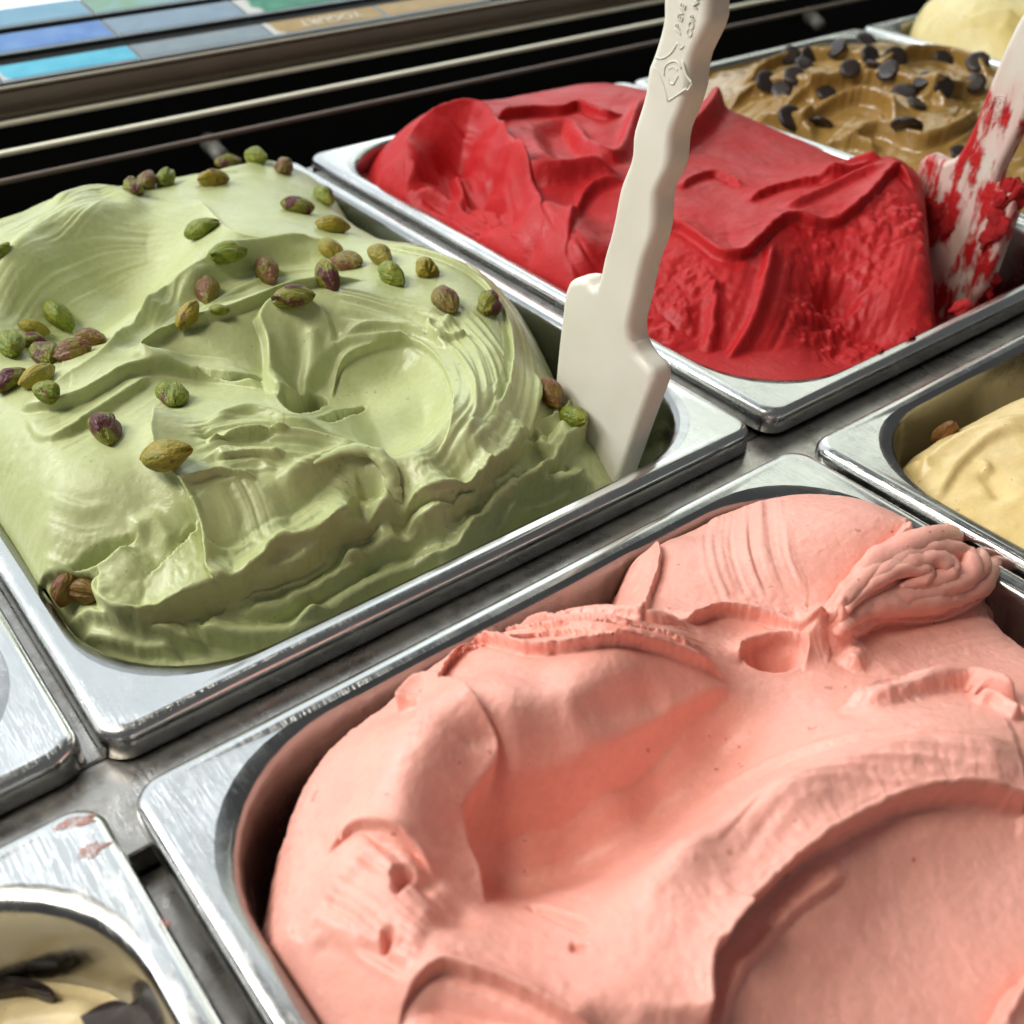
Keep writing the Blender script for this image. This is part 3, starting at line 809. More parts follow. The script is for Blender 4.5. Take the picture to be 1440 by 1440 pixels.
# the looped ribbon at upper right
LOOP = [(1160, 870), (1200, 815), (1270, 768), (1330, 750), (1375, 760), (1393, 790), (1370, 825), (1310, 850), (1250, 848), (1200, 862), (1175, 890)]
g.plate([(1175, 868), (1212, 818), (1270, 760), (1330, 740), (1385, 752), (1400, 795), (1375, 830), (1310, 855), (1250, 852), (1205, 866), (1180, 890)], 6.0, soft=3.0, rag=0.5)
g.fold([(1180, 885), (1205, 864), (1250, 853), (1310, 857), (1375, 832), (1400, 795)], 4.0, back=8, front=1.6, side=1, rag=0.4, over=2.0)
g.bowl([(1275, 735), (1300, 718), (1340, 722), (1365, 735), (1340, 745), (1310, 742), (1295, 750), (1280, 748)], 10, soft=4.0, rag=0.5)
g.ridge([(1330, 715), (1370, 730), (1395, 765), (1400, 800)], 2.4, 4.0)
g.dab(1325, 755, 4, 3, 3.0); g.dab(1365, 775, 2.5, 4, 2.5)
# smooth shelf on the right below the loop
g.sweep([(1200, 930), (1280, 900), (1350, 880), (1430, 870)], 14, 14, conc=1.0, sl=9, sr=9, amt=0.7, stri=0.15, strs=2.5)
# ridge with torn strands at the right
g.fold([(1180, 990), (1240, 965), (1300, 958), (1345, 948), (1380, 955), (1445, 985)], 4.0, back=7, front=1.6, side=-1, rag=0.5, over=1.0)
g.ridge([(1195, 985), (1280, 965), (1345, 945), (1400, 960), (1450, 1000)], 2.4, 3.2, rag=0.6)
g.ridge([(1370, 975), (1400, 980), (1440, 1005)], 2.0, 3.0, rag=0.5); g.ridge([(1375, 965), (1410, 975), (1445, 1000)], 1.5, -4.0)
# great arc ridge and the scoop below it
g.ridge([(820, 1300), (900, 1250), (960, 1195), (1040, 1145), (1130, 1100), (1230, 1068), (1330, 1062), (1450, 1090)], 6, 2.0, ta=0.15, tb=0.1)
g.ridge([(960, 1150), (1060, 1080), (1180, 1040), (1300, 1030), (1440, 1050)], 2.0, 1.0, rag=0.4)
g.fold([(990, 1450), (985, 1370), (1000, 1310), (1040, 1265), (1100, 1205), (1180, 1150), (1260, 1110), (1340, 1095), (1400, 1100), (1450, 1118)], 6.0, back=12, front=1.6, side=1, rag=0.45, over=2.4, ta=0.04, tb=0.02, under=0.6)
g.fold([(1000, 1330), (1015, 1290), (1035, 1258), (1045, 1240)], 2.0, back=3, front=0.8, side=1, rag=1.0, over=1.5)
g.fold([(1010, 1450), (1030, 1390), (1060, 1340), (1130, 1270), (1200, 1220)], 1.6, back=4, front=1.0, side=1, rag=0.5)
g.fold([(1480, 1350), (1430, 1400), (1400, 1460)], 5, back=10, front=2.0, side=1, rag=0.5)
g.stria([(980, 1180), (1080, 1100), (1200, 1055), (1320, 1045), (1440, 1070)], 12, 0.35, 2.6, seed=6)
# the left flank: pressed dents and small tears
g.fold([(455, 1195), (490, 1165), (530, 1150), (570, 1165), (600, 1200), (612, 1225)], 3.0, back=5, front=1.0, side=1, rag=0.3, over=1.0)
g.bowl([(505, 1170), (545, 1152), (585, 1175), (600, 1205), (560, 1200), (520, 1195)], 3.0, soft=6)
g.bowl([(545, 1235), (560, 1215), (585, 1220), (580, 1245), (565, 1265), (552, 1260)], 5.0, soft=3.0, rag=0.6)
g.bowl([(537, 1310), (555, 1305), (558, 1325), (545, 1345), (533, 1340)], 4.0, soft=2.0, rag=0.5)
g.bowl([(475, 1160), (480, 1175), (492, 1172), (488, 1186), (474, 1188)], 6.0, soft=1.5, rag=0.4)
g.dab(480, 1210, 9, 4, 2.0, 30); g.dab(520, 1225, 5, 4, -1.5); g.dab(640, 1285, 5, 4, -2.5); g.dab(600, 1240, 3, 2, -1.5)
g.stria([(470, 1230), (520, 1260), (560, 1300), (600, 1330)], 12, 1.4, 3.0, seed=9)
g.fold([(420, 1330), (460, 1310), (520, 1320), (580, 1360)], 2.0, back=8, front=2.0, side=1, rag=0.6)
g.fold([(555, 1460), (560, 1400), (590, 1360), (625, 1345), (680, 1360), (740, 1385), (820, 1430), (860, 1460)], 4.5, back=8, front=1.3, side=1, rag=0.4, over=1.2)
g.bowl([(565, 1440), (580, 1385), (625, 1352), (700, 1375), (780, 1420), (800, 1460), (650, 1480)], 5.0, soft=12)
g.ridge([(740, 1272), (790, 1290), (830, 1308)], 1.2, -1.8); g.ridge([(800, 1330), (830, 1332)], 1.0, -1.2)
g.ridge([(700, 1190), (720, 1130), (780, 1110), (900, 1060)], 1.0, 0.8, rag=0.6); g.ridge([(740, 1170), (770, 1140), (850, 1110)], 0.9, 0.6, rag=0.6)
# the mass stands away from the left wall: steep flank down into the pan
g.footprint([(1130, 664, 6), (1010, 700, 6), (925, 735, 6), (903, 770, 5), (893, 850, 5), (830, 858, 10), (760, 858, 12), (695, 860, 14), (630, 870, 14), (566, 928, 14),
             (518, 968, 14), (454, 1050, 12), (415, 1146, 10), (396, 1248, 8), (388, 1308, 6), (350, 1370, 5), (330, 1480, 5), (700, 2600, 5), (2600, 1700, 5),
             (1600, 1030, 0), (1450, 925, 0), (1378, 838, 2), (1400, 800, 8), (1390, 755, 8), (1300, 690, 8)], -62, 14)
g.ridge([(396, 1300), (412, 1335), (440, 1395), (462, 1450)], 1.6, 2.0, rag=0.8)
g.sharpen(5, 0.45)
g.sharpen(1.6, 0.5, 1.0)
g.rough(0.7, 24, 3)
g.rough(0.18, 5, 4)
g.rough(0.09, 1.5, 2)
GP = g
PINK_O = g.build('pink_gelato', PINK, (-2, PY0 + 3.5, 250, 352.5), 'salmon pink gelato in thick smooth folds filling the front pan')

# the looped ribbon itself: a bundle of soft strands folded back on itself
bm = bmesh.new()
strand(bm, g, [(1158, 876), (1180, 838), (1222, 800), (1275, 768), (1325, 752), (1368, 758), (1390, 785), (1378, 815), (1330, 838), (1278, 846), (1230, 850), (1196, 866), (1176, 892)], 4.2, (-4, 0.5, 1.5, 1.5, 1.5, 1, -4), 1)
strand(bm, g, [(1164, 874), (1200, 828), (1250, 792), (1300, 774), (1345, 776), (1366, 795), (1350, 815), (1300, 832), (1250, 838), (1212, 852), (1182, 880)], 3.4, (-3, 2, 3, 3.5, 3.5, 2, -3), 2)
strand(bm, g, [(1176, 868), (1215, 822), (1262, 796), (1305, 786), (1335, 796), (1322, 812), (1285, 824), (1240, 834)], 2.8, (-2, 2, 4, 4.5, 4, 2), 3)
strand(bm, g, [(1190, 858), (1232, 818), (1275, 800), (1302, 802), (1296, 814), (1264, 826)], 2.2, (1, 3, 4, 5.5, 6.5, 5.5), 4, (0.5, 0.5))
strand(bm, g, [(1330, 752), (1362, 762), (1384, 786), (1366, 812), (1310, 836)], 2.2, (4.5, 5.5, 6, 6, 4.5), 5)
bmesh.ops.recalc_face_normals(bm, faces=bm.faces)
me = bm_mesh('ribbon_curl', bm, True); me.transform(Matrix.Translation(-Vector(PINK_O.location)))
rc = link('ribbon_curl', me, PINK, PINK_O, (0, 0, 0)); rc['label'] = 'looped ribbed curl of pink gelato at the back right'

# ------------------------------------------------------------------ red sorbet
RED = gelato_mat('red_sorbet', (0.44, 0.011, 0.013), (0.52, 0.022, 0.024), rough=0.50, spec=0.28, sss=0.25, rad=(1, .2, .15), speck=(0.22, 0.01, 0.01), speck_scale=210, grain=0.6, grain_scale=700, pits=0.5)
g = Gelato(262, 500, 8, 344, 0.7, 9)
g.base([(660, 152, 26), (610, 168, 24), (580, 208, 20), (700, 187, 26), (730, 232, 25), (755, 292, 22), (765, 350, 10), (640, 230, 7), (680, 272, 5), (620, 262, 5), (700, 312, 4), (530, 257, -8), (560, 302, -6), (620, 347, -6), (680, 387, -7), (740, 420, -6), (720, 385, 0), (780, 380, 6),
        (780, 200, 18), (830, 190, 19), (800, 234, 25), (860, 236, 24), (800, 300, 14), (820, 362, 12), (790, 422, 2), (850, 332, 14), (750, 155, 18), (850, 147, 20), (905, 128, 20), (960, 200, 16), (1020, 230, 16), (1100, 226, 12), (1150, 228, 14), (1000, 270, 17), (1060, 300, 18), (960, 300, 16), (1005, 145, 20),
        (1250, 222, 30), (1200, 242, 26), (1150, 266, 22), (1100, 292, 20), (950, 325, 15), (1010, 345, 15), (1050, 347, 15), (1090, 316, 18), (1160, 310, 18), (960, 420, 2), (1000, 480, -9), (1060, 420, 4), (1050, 500, -12), (1120, 400, 2), (1170, 412, -4), (1150, 490, -14), (1230, 350, 12), (1250, 420, 0), (1235, 470, -14), (1100, 525, -16)],
       world=[(300, 343, -4), (400, 343, 12), (480, 343, 6), (498, 250, 4), (498, 180, 6), (490, 120, 8), (490, 60, -6), (490, 12, -20), (300, 12, -16), (266, 300, -10), (264, 200, -9), (264, 120, -10), (264, 250, -9), (264, 160, -9)], reg=4.0, lo=-17, hi=34)
g.bowl([(578, 262), (580, 212), (612, 172), (660, 160), (700, 190), (722, 240), (745, 300), (735, 330), (690, 325), (640, 290)], 5, soft=14, edge=1.5)
g.fold([(572, 262), (572, 205), (606, 163), (660, 145), (692, 165), (722, 218), (748, 262), (760, 330), (752, 400)], 5, back=9, front=2.0, side=-1, rag=0.5, over=2.5, ta=0.1, tb=0.15)
g.ridge([(700, 180), (735, 228), (790, 234), (845, 228), (880, 244)], 4.2, 6.5, rag=0.4)
g.bowl([(750, 175), (800, 165), (830, 190), (845, 222), (800, 228), (755, 215)], 5, soft=12, edge=1.0)
g.fold([(880, 246), (840, 255), (815, 285), (795, 330), (790, 380)], 3.5, back=12, front=2.0, side=-1, rag=0.5)
g.fold([(690, 158), (745, 152), (790, 152), (815, 142), (850, 158), (880, 150)], 5, back=6, front=2.0, side=1, rag=0.6, over=1.0)
g.ridge([(790, 150), (805, 175), (830, 205), (870, 215), (885, 180), (905, 125)], 4.0, 4.5, rag=0.5)
g.ridge([(930, 210), (985, 165), (1005, 140), (1012, 120)], 5.0, 9.0, tb=0.05, rag=0.5)
g.bowl([(672, 288), (690, 276), (712, 282), (708, 298), (685, 300)], 9, soft=4, rag=0.5)
g.fold([(568, 262), (610, 268), (640, 292), (668, 312), (720, 330), (745, 345)], 5, back=10, front=1.6, side=-1, rag=0.6, over=1.0)
g.stria([(575, 290), (620, 310), (650, 335), (690, 350)], 11, 1.6, 2.6, seed=2)
g.ridge([(640, 240), (650, 270), (640, 300)], 4, 4.0); g.ridge([(660, 200), (680, 240), (690, 262)], 5, 4.0); g.ridge([(610, 230), (650, 215), (700, 240)], 4, -2.5)
g.stria([(600, 200), (640, 220), (690, 260), (720, 320)], 16, 1.4, 3.5, seed=3)
g.fold([(660, 345), (700, 342), (735, 348), (720, 365), (690, 372)], 4, back=5, front=1.5, side=1, rag=1.0)
g.ridge([(530, 250), (560, 220), (570, 215)], 5, 5.0); g.ridge([(545, 275), (575, 240), (590, 230)], 4, 4.0)
g.stria([(740, 300), (770, 350), (800, 410), (830, 440)], 18, 0.8, 3.0, seed=5)
# the right block: a plateau and a scraped face dropping to the front
FACE = [(900, 330), (940, 312), (975, 322), (1010, 348), (1045, 352), (1085, 312), (1120, 300), (1165, 312), (1215, 275), (1262, 228), (1290, 260)]
g.fold(FACE, 4, back=14, front=2.5, side=1, rag=1.2, over=2.0, ta=0.05, tb=0.05, rs=8)
g.fold([(1050, 280), (1085, 262), (1140, 250), (1190, 240), (1235, 222)], 3.2, back=6, front=1.6, side=1, rag=0.9, over=0.8)
g.ridge([(1100, 290), (1150, 270), (1200, 245), (1250, 222)], 3.0, 2.6, rag=0.6); g.ridge([(1150, 245), (1200, 225), (1245, 215)], 4.5, 4.0, rag=0.5)
g.fold([(955, 262), (1000, 240), (1035, 255), (1040, 262)], 2.6, back=5, front=1.2, side=1, rag=1.0)
g.ridge([(1090, 330), (1075, 400), (1050, 470), (1010, 520)], 3.0, 3.4, rag=0.5); g.ridge([(1000, 380), (1005, 430), (995, 500)], 3.0, 3.0, rag=0.6)
g.bowl([(1140, 400), (1170, 385), (1205, 395), (1215, 430), (1180, 450), (1145, 440)], 6, soft=8, rag=1.0)
g.stria([(1100, 330), (1090, 400), (1060, 470), (1020, 520)], 18, 0.5, 4.2, seed=7); g.stria([(1270, 330), (1250, 410), (1220, 480)], 10, 0.5, 3.4, seed=8)
g.footprint([(300, 330, -10), (380, 60, 0), (900, 40, 10), (1180, 130, 10), (1272, 215, 22), (1290, 255, 22), (1288, 330, 10), (1290, 400, 0), (1292, 470, -14), (1260, 640, -14), (1000, 800, -14), (500, 640, -14)], -45, 14, rag=1.2)
g.bowl([(585, 255), (592, 215), (625, 185), (662, 178), (695, 215), (715, 265), (700, 310), (650, 285)], 4, soft=12, edge=1.0)
g.sharpen(7, 0.5)
# crumbly broken patches
for (u, v, r, a) in ((955, 420, 22, 1.3), (1180, 375, 24, 1.2), (1190, 480, 22, 1.4), (1258, 300, 18, 1.5), (690, 320, 14, 1.2), (1140, 460, 16, 1.2)):
    c = g.pick(u, v); W = g.win(np.array([c, c]), r * 1.3)
    m = np.exp(-(((g.X[W] - c[0]) ** 2 + (g.Y[W] - c[1]) ** 2) / r ** 2) ** 2)
    nn = fbm(g.nz, g.X[W], g.Y[W], 13, 6, 0.66)
    g.H[W] += m * a * (np.abs(nn) * 4.2 - 0.8)
g.sharpen(2.5, 0.5, 1.5)
g.rough(0.8, 22, 3)
g.rough(0.30, 4, 4)
g.blur(1)
left = 1 - sstep(300, 345, g.X)
g.H = g.H * (1 - left) + np.maximum(g.H, -11) * left
g.H = np.maximum(g.H, -46)
GR = g
g.build('red_sorbet', RED, (PITCH * 1000 + 2, 0, 250, 352.5), 'deep red sorbet with scraped face in the second pan of the back row', 'sorbet')

# ------------------------------------------------------------------ brown gelato with chips
MOCHA = gelato_mat('brown_gelato', (0.30, 0.17, 0.038), (0.39, 0.24, 0.07), rough=0.19, sss=0.10, rad=(1, .6, .3), grain=0.06, grain_scale=500, spec=0.6)
g = Gelato(518, 756, 8, 344, 1.0, 21)
g.base([], world=grid({340: {520: -18, 580: -6, 640: -4, 700: -6, 752: -12}, 280: {520: -16, 560: 4, 640: 13, 700: 12, 752: -4}, 200: {520: -14, 560: 7, 640: 15, 700: 13, 752: -6},
        120: {520: -10, 560: 8, 640: 14, 700: 12, 752: -4}, 50: {520: -14, 580: 2, 640: 6, 700: 4, 752: -8}, 10: {520: -16, 640: -12, 752: -14}}))
for pts, h, bk in (([(1020, 150), (1060, 120), (1120, 115), (1150, 135)], 5, 12), ([(1090, 150), (1150, 115), (1220, 105), (1290, 118), (1340, 140)], 7, 18),
                   ([(1110, 185), (1160, 150), (1210, 130), (1250, 140), (1262, 165)], 7, 16), ([(1040, 110), (1100, 80), (1180, 72), (1240, 78)], 6, 16),
                   ([(1230, 85), (1290, 70), (1350, 75), (1400, 100)], 6, 16), ([(1180, 200), (1240, 175), (1290, 195), (1340, 178), (1380, 150)], 7, 14),
                   ([(1290, 130), (1340, 118), (1400, 125)], 5, 12), ([(1150, 210), (1200, 195), (1235, 212)], 4, 8), ([(1060, 170), (1110, 165), (1150, 190)], 5, 10)):
    g.fold(pts, h * 1.3, back=bk, front=3.0, side=1, rag=0.8, over=2.5)
    g.stria(pts, 14, 1.6, 3.5, seed=len(pts) + int(h))
g.rough(2.0, 26, 4)
g.rough(0.5, 7, 3)
g.sharpen(7, 0.8)
g.blur(1)
GM = g
g.build('brown_gelato', MOCHA, (2 * PITCH * 1000, 0, 250, 352.5), 'glossy brown gelato strewn with dark chocolate chips')

# ------------------------------------------------------------------ pale yellow gelato, far right
CREAM = gelato_mat('yellow_gelato', (0.78, 0.62, 0.22), (0.85, 0.74, 0.40), rough=0.4, sss=0.2, rad=(1, .8, .4), grain=0.3, grain_scale=500)
g = Gelato(774, 1012, 8, 344, 1.4, 33)
g.base([], world=grid({340: {776: -30, 800: 0, 880: 22, 1005: 10}, 280: {776: -30, 795: 8, 860: 26, 940: 26, 1005: 10}, 180: {776: -20, 800: 14, 880: 26, 1005: 10}, 60: {776: -15, 860: 10, 1005: 0}, 10: {776: -20, 1005: -20}}))
for pts, h, bk in (([(1300, 40), (1320, 15), (1360, 25), (1400, 12), (1440, 20)], 9, 16), ([(1310, 60), (1370, 45), (1440, 40)], 6, 14), ([(1380, 75), (1410, 50), (1440, 55)], 5, 12)):
    g.fold(pts, h, back=bk, front=4, side=-1, rag=1.2, over=2.0)
g.footprint([(1301, 62, 0), (1296, 30, 10), (1310, -10, 15), (1500, -60, 15), (1800, 60, 0), (1700, 200, 0), (1420, 120, -5)], -55, 14)
g.rough(2.4, 22, 4)
g.rough(0.7, 6, 3)
g.blur(2)
g.build('yellow_gelato', CREAM, (3 * PITCH * 1000, 0, 250, 352.5), 'pale yellow gelato in the far pan at the top right corner')

# ------------------------------------------------------------------ tan hazelnut gelato, right
TAN = gelato_mat('tan_gelato', (0.78, 0.57, 0.22), (0.85, 0.67, 0.34), rough=0.30, sss=0.2, rad=(1, .7, .35), grain=0.3, grain_scale=600, speck=(0.30, 0.16, 0.05), speck_scale=160)
g = Gelato(258, 498, -240, -26, 0.9, 41)
g.base([], world=grid({-32: {300: -6, 400: 0, 495: -5}, -60: {265: -8, 300: 2, 350: 12, 420: 14, 495: 5}, -90: {265: -6, 290: 4, 350: 14, 420: 16, 495: 6}, -140: {265: -4, 350: 12, 420: 14, 495: 4}, -235: {265: -6, 380: 8, 495: 0}}))
g.fold([(1290, 668), (1310, 640), (1360, 605), (1440, 585), (1500, 580)], 4.0, back=9, front=2, side=-1, rag=0.4, over=1.0)
g.fold([(1320, 700), (1345, 655), (1400, 605), (1450, 600)], 3.0, back=10, front=1.5, side=1, rag=0.4)
g.ridge([(1385, 660), (1400, 680), (1415, 705)], 3, -2.5); g.ridge([(1380, 655), (1395, 650)], 3, 2.0); g.ridge([(1270, 640), (1282, 650), (1300, 640)], 4, 3)
g.footprint([(1282, 652, -6), (1300, 622, -2), (1345, 593, 2), (1440, 563, 4), (1600, 520, 4), (2400, 700, 0), (2200, 1500, 0), (1500, 1200, 0), (1350, 800, -8), (1290, 700, -8)], -60, 12)
g.rough(0.9, 24, 3); g.rough(0.3, 5, 3); g.blur(1)
GT = g
g.build('tan_gelato', TAN, (PITCH * 1000 - 3, PY0 + 2, 250, 352.5), 'tan hazelnut gelato mounded in the pan on the right')

# ------------------------------------------------------------------ vanilla with chocolate, bottom left
VAN = gelato_mat('vanilla_gelato', (0.82, 0.66, 0.36), (0.87, 0.74, 0.46), rough=0.42, sss=0.25, rad=(1, .8, .4), grain=0.3, grain_scale=700, speck=(0.2, 0.1, 0.03), speck_scale=220)
g = Gelato(-250, -14, -250, -28, 1.0, 51)
g.base([], world=grid({-45: {-240: -26, -130: -24, -60: -22, -18: -30}, -80: {-240: -18, -130: -12, -60: -10, -18: -22}, -130: {-240: -12, -130: -4, -60: -4, -18: -18}, -240: {-240: -26, -130: -18, -18: -28}}))
g.fold([(-20, 1378), (60, 1364), (110, 1366), (160, 1384), (200, 1404), (225, 1430)], 4, back=12, front=1.5, side=-1, rag=0.4, over=1.0)
g.stria([(-10, 1400), (80, 1385), (160, 1400), (210, 1430)], 14, 2.0, 3.0, seed=3)
g.ridge([(-10, 1420), (70, 1412), (150, 1425)], 4, 3.0)
g.rough(1.0, 20, 3); g.rough(0.3, 5, 3); g.blur(1)
GV = g
g.build('vanilla_gelato', VAN, (-PITCH * 1000 - 2, PY0 + 8, 250, 352.5), 'pale vanilla gelato with chocolate sunk low in the bottom left pan')

# ------------------------------------------------------------------ white plastic spatulas
def plastic(name, stain=False):
    m, t, b = nodes(name)
    v = coords(t)
    c = ramp(t, noise(t, v, 40, 3), [(0.3, (0.70, 0.67, 0.57)), (0.7, (0.76, 0.735, 0.64))])
    if stain:
        sep = N(t, 'ShaderNodeSeparateXYZ'); t.links.new(v, sep.inputs[0])
        low = N(t, 'ShaderNodeMapRange'); low.inputs['From Min'].default_value = 0.082; low.inputs['From Max'].default_value = 0.058
        t.links.new(sep.outputs['Z'], low.inputs['Value'])
        vs = coords(t, (1, 1.9, 0.6), 0)
        n = noise(t, vs, 58, 5, 0.62)
        s = math_(t, 'ADD', math_(t, 'MULTIPLY', low.outputs[0], 0.28), n)
        f = ramp(t, s, [(0.735, (0, 0, 0)), (0.82, (1, 1, 1))])
        film = ramp(t, math_(t, 'ADD', math_(t, 'MULTIPLY', low.outputs[0], 0.25), noise(t, vs, 40, 3)), [(0.50, (0, 0, 0)), (0.75, (0.5,) * 3)])
        c = mixc(t, film, c, (0.72, 0.34, 0.31))
        c = mixc(t, f, c, (0.52, 0.02, 0.022))
        bp = N(t, 'ShaderNodeBump', Strength=0.6, Distance=0.0012)
        t.links.new(math_(t, 'MULTIPLY', f, math_(t, 'ADD', noise(t, v, 400, 2), 0.6)), bp.inputs['Height'])
        t.links.new(bp.outputs[0], b.inputs['Normal'])
    t.links.new(c, b.inputs['Base Color'])
    b.inputs['Roughness'].default_value = 0.38
    b.inputs['Subsurface Weight'].default_value = 0.15
    b.inputs['Subsurface Radius'].default_value = (1, 0.9, 0.7)
    b.inputs['Subsurface Scale'].default_value = 0.004
    return m
def onx(u, v, x0, k):
    p = on_plane(u, v, (x0, 0, 0), np.array((1, 0, -k)))
    return p[1], p[2]
def resample(pts, n):
    P = np.array(pts); seg = np.hypot(*(P[1:] - P[:-1]).T); c = np.concatenate([[0], np.cumsum(seg)])
    return [(np.interp(q, c, P[:, 0]), np.interp(q, c, P[:, 1])) for q in np.linspace(0, c[-1], n)]
def tube(bm, pts, r, seg=6):
    pts = [Vector(p) for p in pts]; rings = []
    for i, p in enumerate(pts):
        d = (pts[min(i + 1, len(pts) - 1)] - pts[max(i - 1, 0)]).normalized()
        a = d.cross(Vector((1, 0.2, 0.1))).normalized(); b2 = d.cross(a)
        rings.append([bm.verts.new(p + (a * math.cos(2 * math.pi * k / seg) + b2 * math.sin(2 * math.pi * k / seg)) * r) for k in range(seg)])
    for i in range(len(rings) - 1):
        for k in range(seg):
            bm.faces.new((rings[i][k], rings[i][(k + 1) % seg], rings[i + 1][(k + 1) % seg], rings[i + 1][k]))
    bm.faces.new(rings[0]); bm.faces.new(rings[-1][::-1])
def spatula(left, right, x0, k, thick, split, foot, label, mat, r=0.0030):
    """left / right: three stretches of the edge as seen, from the top down; left lies on the front face, right on the back face"""
    A, B = [], []
    cnt = (44, 16, 34)
    for q in range(3):
        a = resample([onx(u, v, x0, k) for u, v in catmull(left[q], 4)], cnt[q]); b = resample([onx(u, v, x0 + thick, k) for u, v in catmull(right[q], 4)], cnt[q])
        A += a if q == 0 else a[1:]; B += b if q == 0 else b[1:]
    root = empty('spatula', (x0, foot[0], foot[1]))
    tag(root, label, 'spatula', 'white plastic gelato spatulas')
    P = A + B[::-1]
    cu = bpy.data.curves.new('outline', 'CURVE'); cu.dimensions = '2D'; cu.fill_mode = 'BOTH'
    sp = cu.splines.new('POLY'); sp.points.add(len(P) - 1); sp.use_cyclic_u = True
    for q, (y, z) in zip(sp.points, P): q.co = (y * 100, z * 100, 0, 1)
    cu.offset = -r * 100; cu.bevel_depth = r * 100; cu.bevel_resolution = 5; cu.extrude = (thick / 2 - r) * 100
    tmp = bpy.data.objects.new('outline', cu); COL.objects.link(tmp)
    dg = bpy.context.evaluated_depsgraph_get(); full = bpy.data.meshes.new_from_object(tmp.evaluated_get(dg)); bpy.data.objects.remove(tmp)
    for v in full.vertices:
        y, z, d = v.co / 100
        v.co = (x0 + k * z + thick / 2 + d, y, z)
    pa = Vector((0, *A[split])); pb = Vector((0, *B[split])); nn = (pb - pa).cross(Vector((1, 0, 0))).normalized()
    if nn.z < 0: nn = -nn
    for nm, sgn in (('handle', 1), ('blade', -1)):
        bm = bmesh.new(); bm.from_mesh(full)
        bmesh.ops.remove_doubles(bm, verts=bm.verts, dist=1e-6)
        bmesh.ops.bisect_plane(bm, geom=bm.verts[:] + bm.edges[:] + bm.faces[:], plane_co=pa, plane_no=nn * sgn, clear_inner=True)
        o = link(nm, bm_mesh(nm, bm, True), mat, root)
        wn = o.modifiers.new('weighted_normal', 'WEIGHTED_NORMAL'); wn.mode = 'FACE_AREA'; wn.weight = 70; wn.keep_sharp = False
    return root
PLA = plastic('white_plastic')
SX, SK, ST = 0.205, 0.02, 0.0105
s1_left = [(931, -60), (929, 0), (928, 33), (916, 76), (908, 96), (903, 133), (891, 173), (886, 193), (884, 224), (869, 264), (858, 320), (847, 360), (841, 388), (836, 404), (830, 404), (823, 394), (811, 392), (798, 397), (791, 414), (785, 466), (780, 516), (778, 560)]
s1_right = [(1036, -60), (1032, 0), (1030, 29), (1009, 73), (1004, 96), (1002, 118), (991, 152), (978, 184), (974, 224), (964, 247), (955, 266), (951, 320), (936, 362), (922, 421), (915, 450), (917, 471), (925, 487), (945, 509), (949, 525), (945, 540), (927, 587), (903, 653)]
sp1 = spatula((s1_left[:14], s1_left[13:19], s1_left[18:] + [(784, 640), (800, 730)]), (s1_right[:16], s1_right[15:19], s1_right[18:] + [(870, 735)]), SX, SK, ST, 43, (0.035, -0.03),
              'clean white plastic spatula standing upright in the green gelato pan', PLA)
bm = bmesh.new()
def emb(pts, r=0.00035, x0=SX, k=SK, du=0.0): tube(bm, [(x0 + k * z + 0.00005, y, z) for y, z in [onx(u + (6 if x0 == SX else 0), v, x0, k) for u, v in catmull(pts, 5)]], r)
emb([(916, 81), (926, 82), (938, 74), (947, 60)]); emb([(947, 60), (951, 68), (956, 64)]); emb([(954, 84), (959, 105), (967, 117)]); emb([(967, 117), (962, 126), (958, 125)])
emb([(960, 124), (947, 133), (934, 142)]); emb([(933, 142), (927, 120), (920, 102), (914, 95)]); 
emb([(928, 106), (929, 94), (937, 87), (946, 87), (952, 96)]); emb([(934, 110), (936, 116), (941, 118), (944, 113), (948, 106)]); emb([(934, 98), (941, 94), (947, 99)], 0.00025)
link('embossed_emblem', bm_mesh('embossed_emblem', bm, True), PLA, sp1)
def lettering(name, text, origin, right, up, size, mat, parent, depth=0.0002):
    cu = bpy.data.curves.new(name, 'FONT'); cu.body = text; cu.size = size; cu.extrude = depth
    o = bpy.data.objects.new(name, cu); COL.objects.link(o)
    dg = bpy.context.evaluated_depsgraph_get()
    me = bpy.data.meshes.new_from_object(o.evaluated_get(dg)); bpy.data.objects.remove(o)
    r_ = Vector(right).normalized(); n_ = r_.cross(Vector(up).normalized()).normalized(); u_ = n_.cross(r_)
    M = Matrix((r_, u_, n_)).transposed().to_4x4(); M.translation = Vector(origin)
    me.transform(M); me.materials.clear()
    return link(name, me, mat, parent)
a = onx(951, 50, SX, SK); b_ = onx(966, 8, SX, SK)
for txt, (u0, v0), (u1, v1) in (('JP EVE', (955, 47), (966, 4)), ('COP  NO', (972, 54), (983, 4))):
    a = onx(u0, v0, SX, SK); b_ = onx(u1, v1, SX, SK)
    lettering('embossed_lettering', txt, (SX + SK * a[1] - 0.0001, a[0], a[1]), (0, b_[0] - a[0], b_[1] - a[1]), (0, (b_[1] - a[1]), -(b_[0] - a[0])), 0.0030, PLA, sp1)
PLA2 = plastic('stained_plastic', True)
TX, TK = 0.466, 0.02
s2_left = [(1462, -40), (1445, 5), (1427, 36), (1406, 81), (1388, 126), (1370, 172), (1352, 209), (1340, 223), (1328, 228), (1316, 222), (1305, 218), (1294, 224), (1287, 240), (1281, 290), (1278, 340)]
s2_right = [(1545, -40), (1525, 5), (1500, 60), (1478, 110), (1455, 165), (1436, 205), (1422, 232), (1417, 250), (1424, 261), (1438, 266), (1443, 280), (1438, 300), (1422, 342), (1400, 398), (1376, 425)]
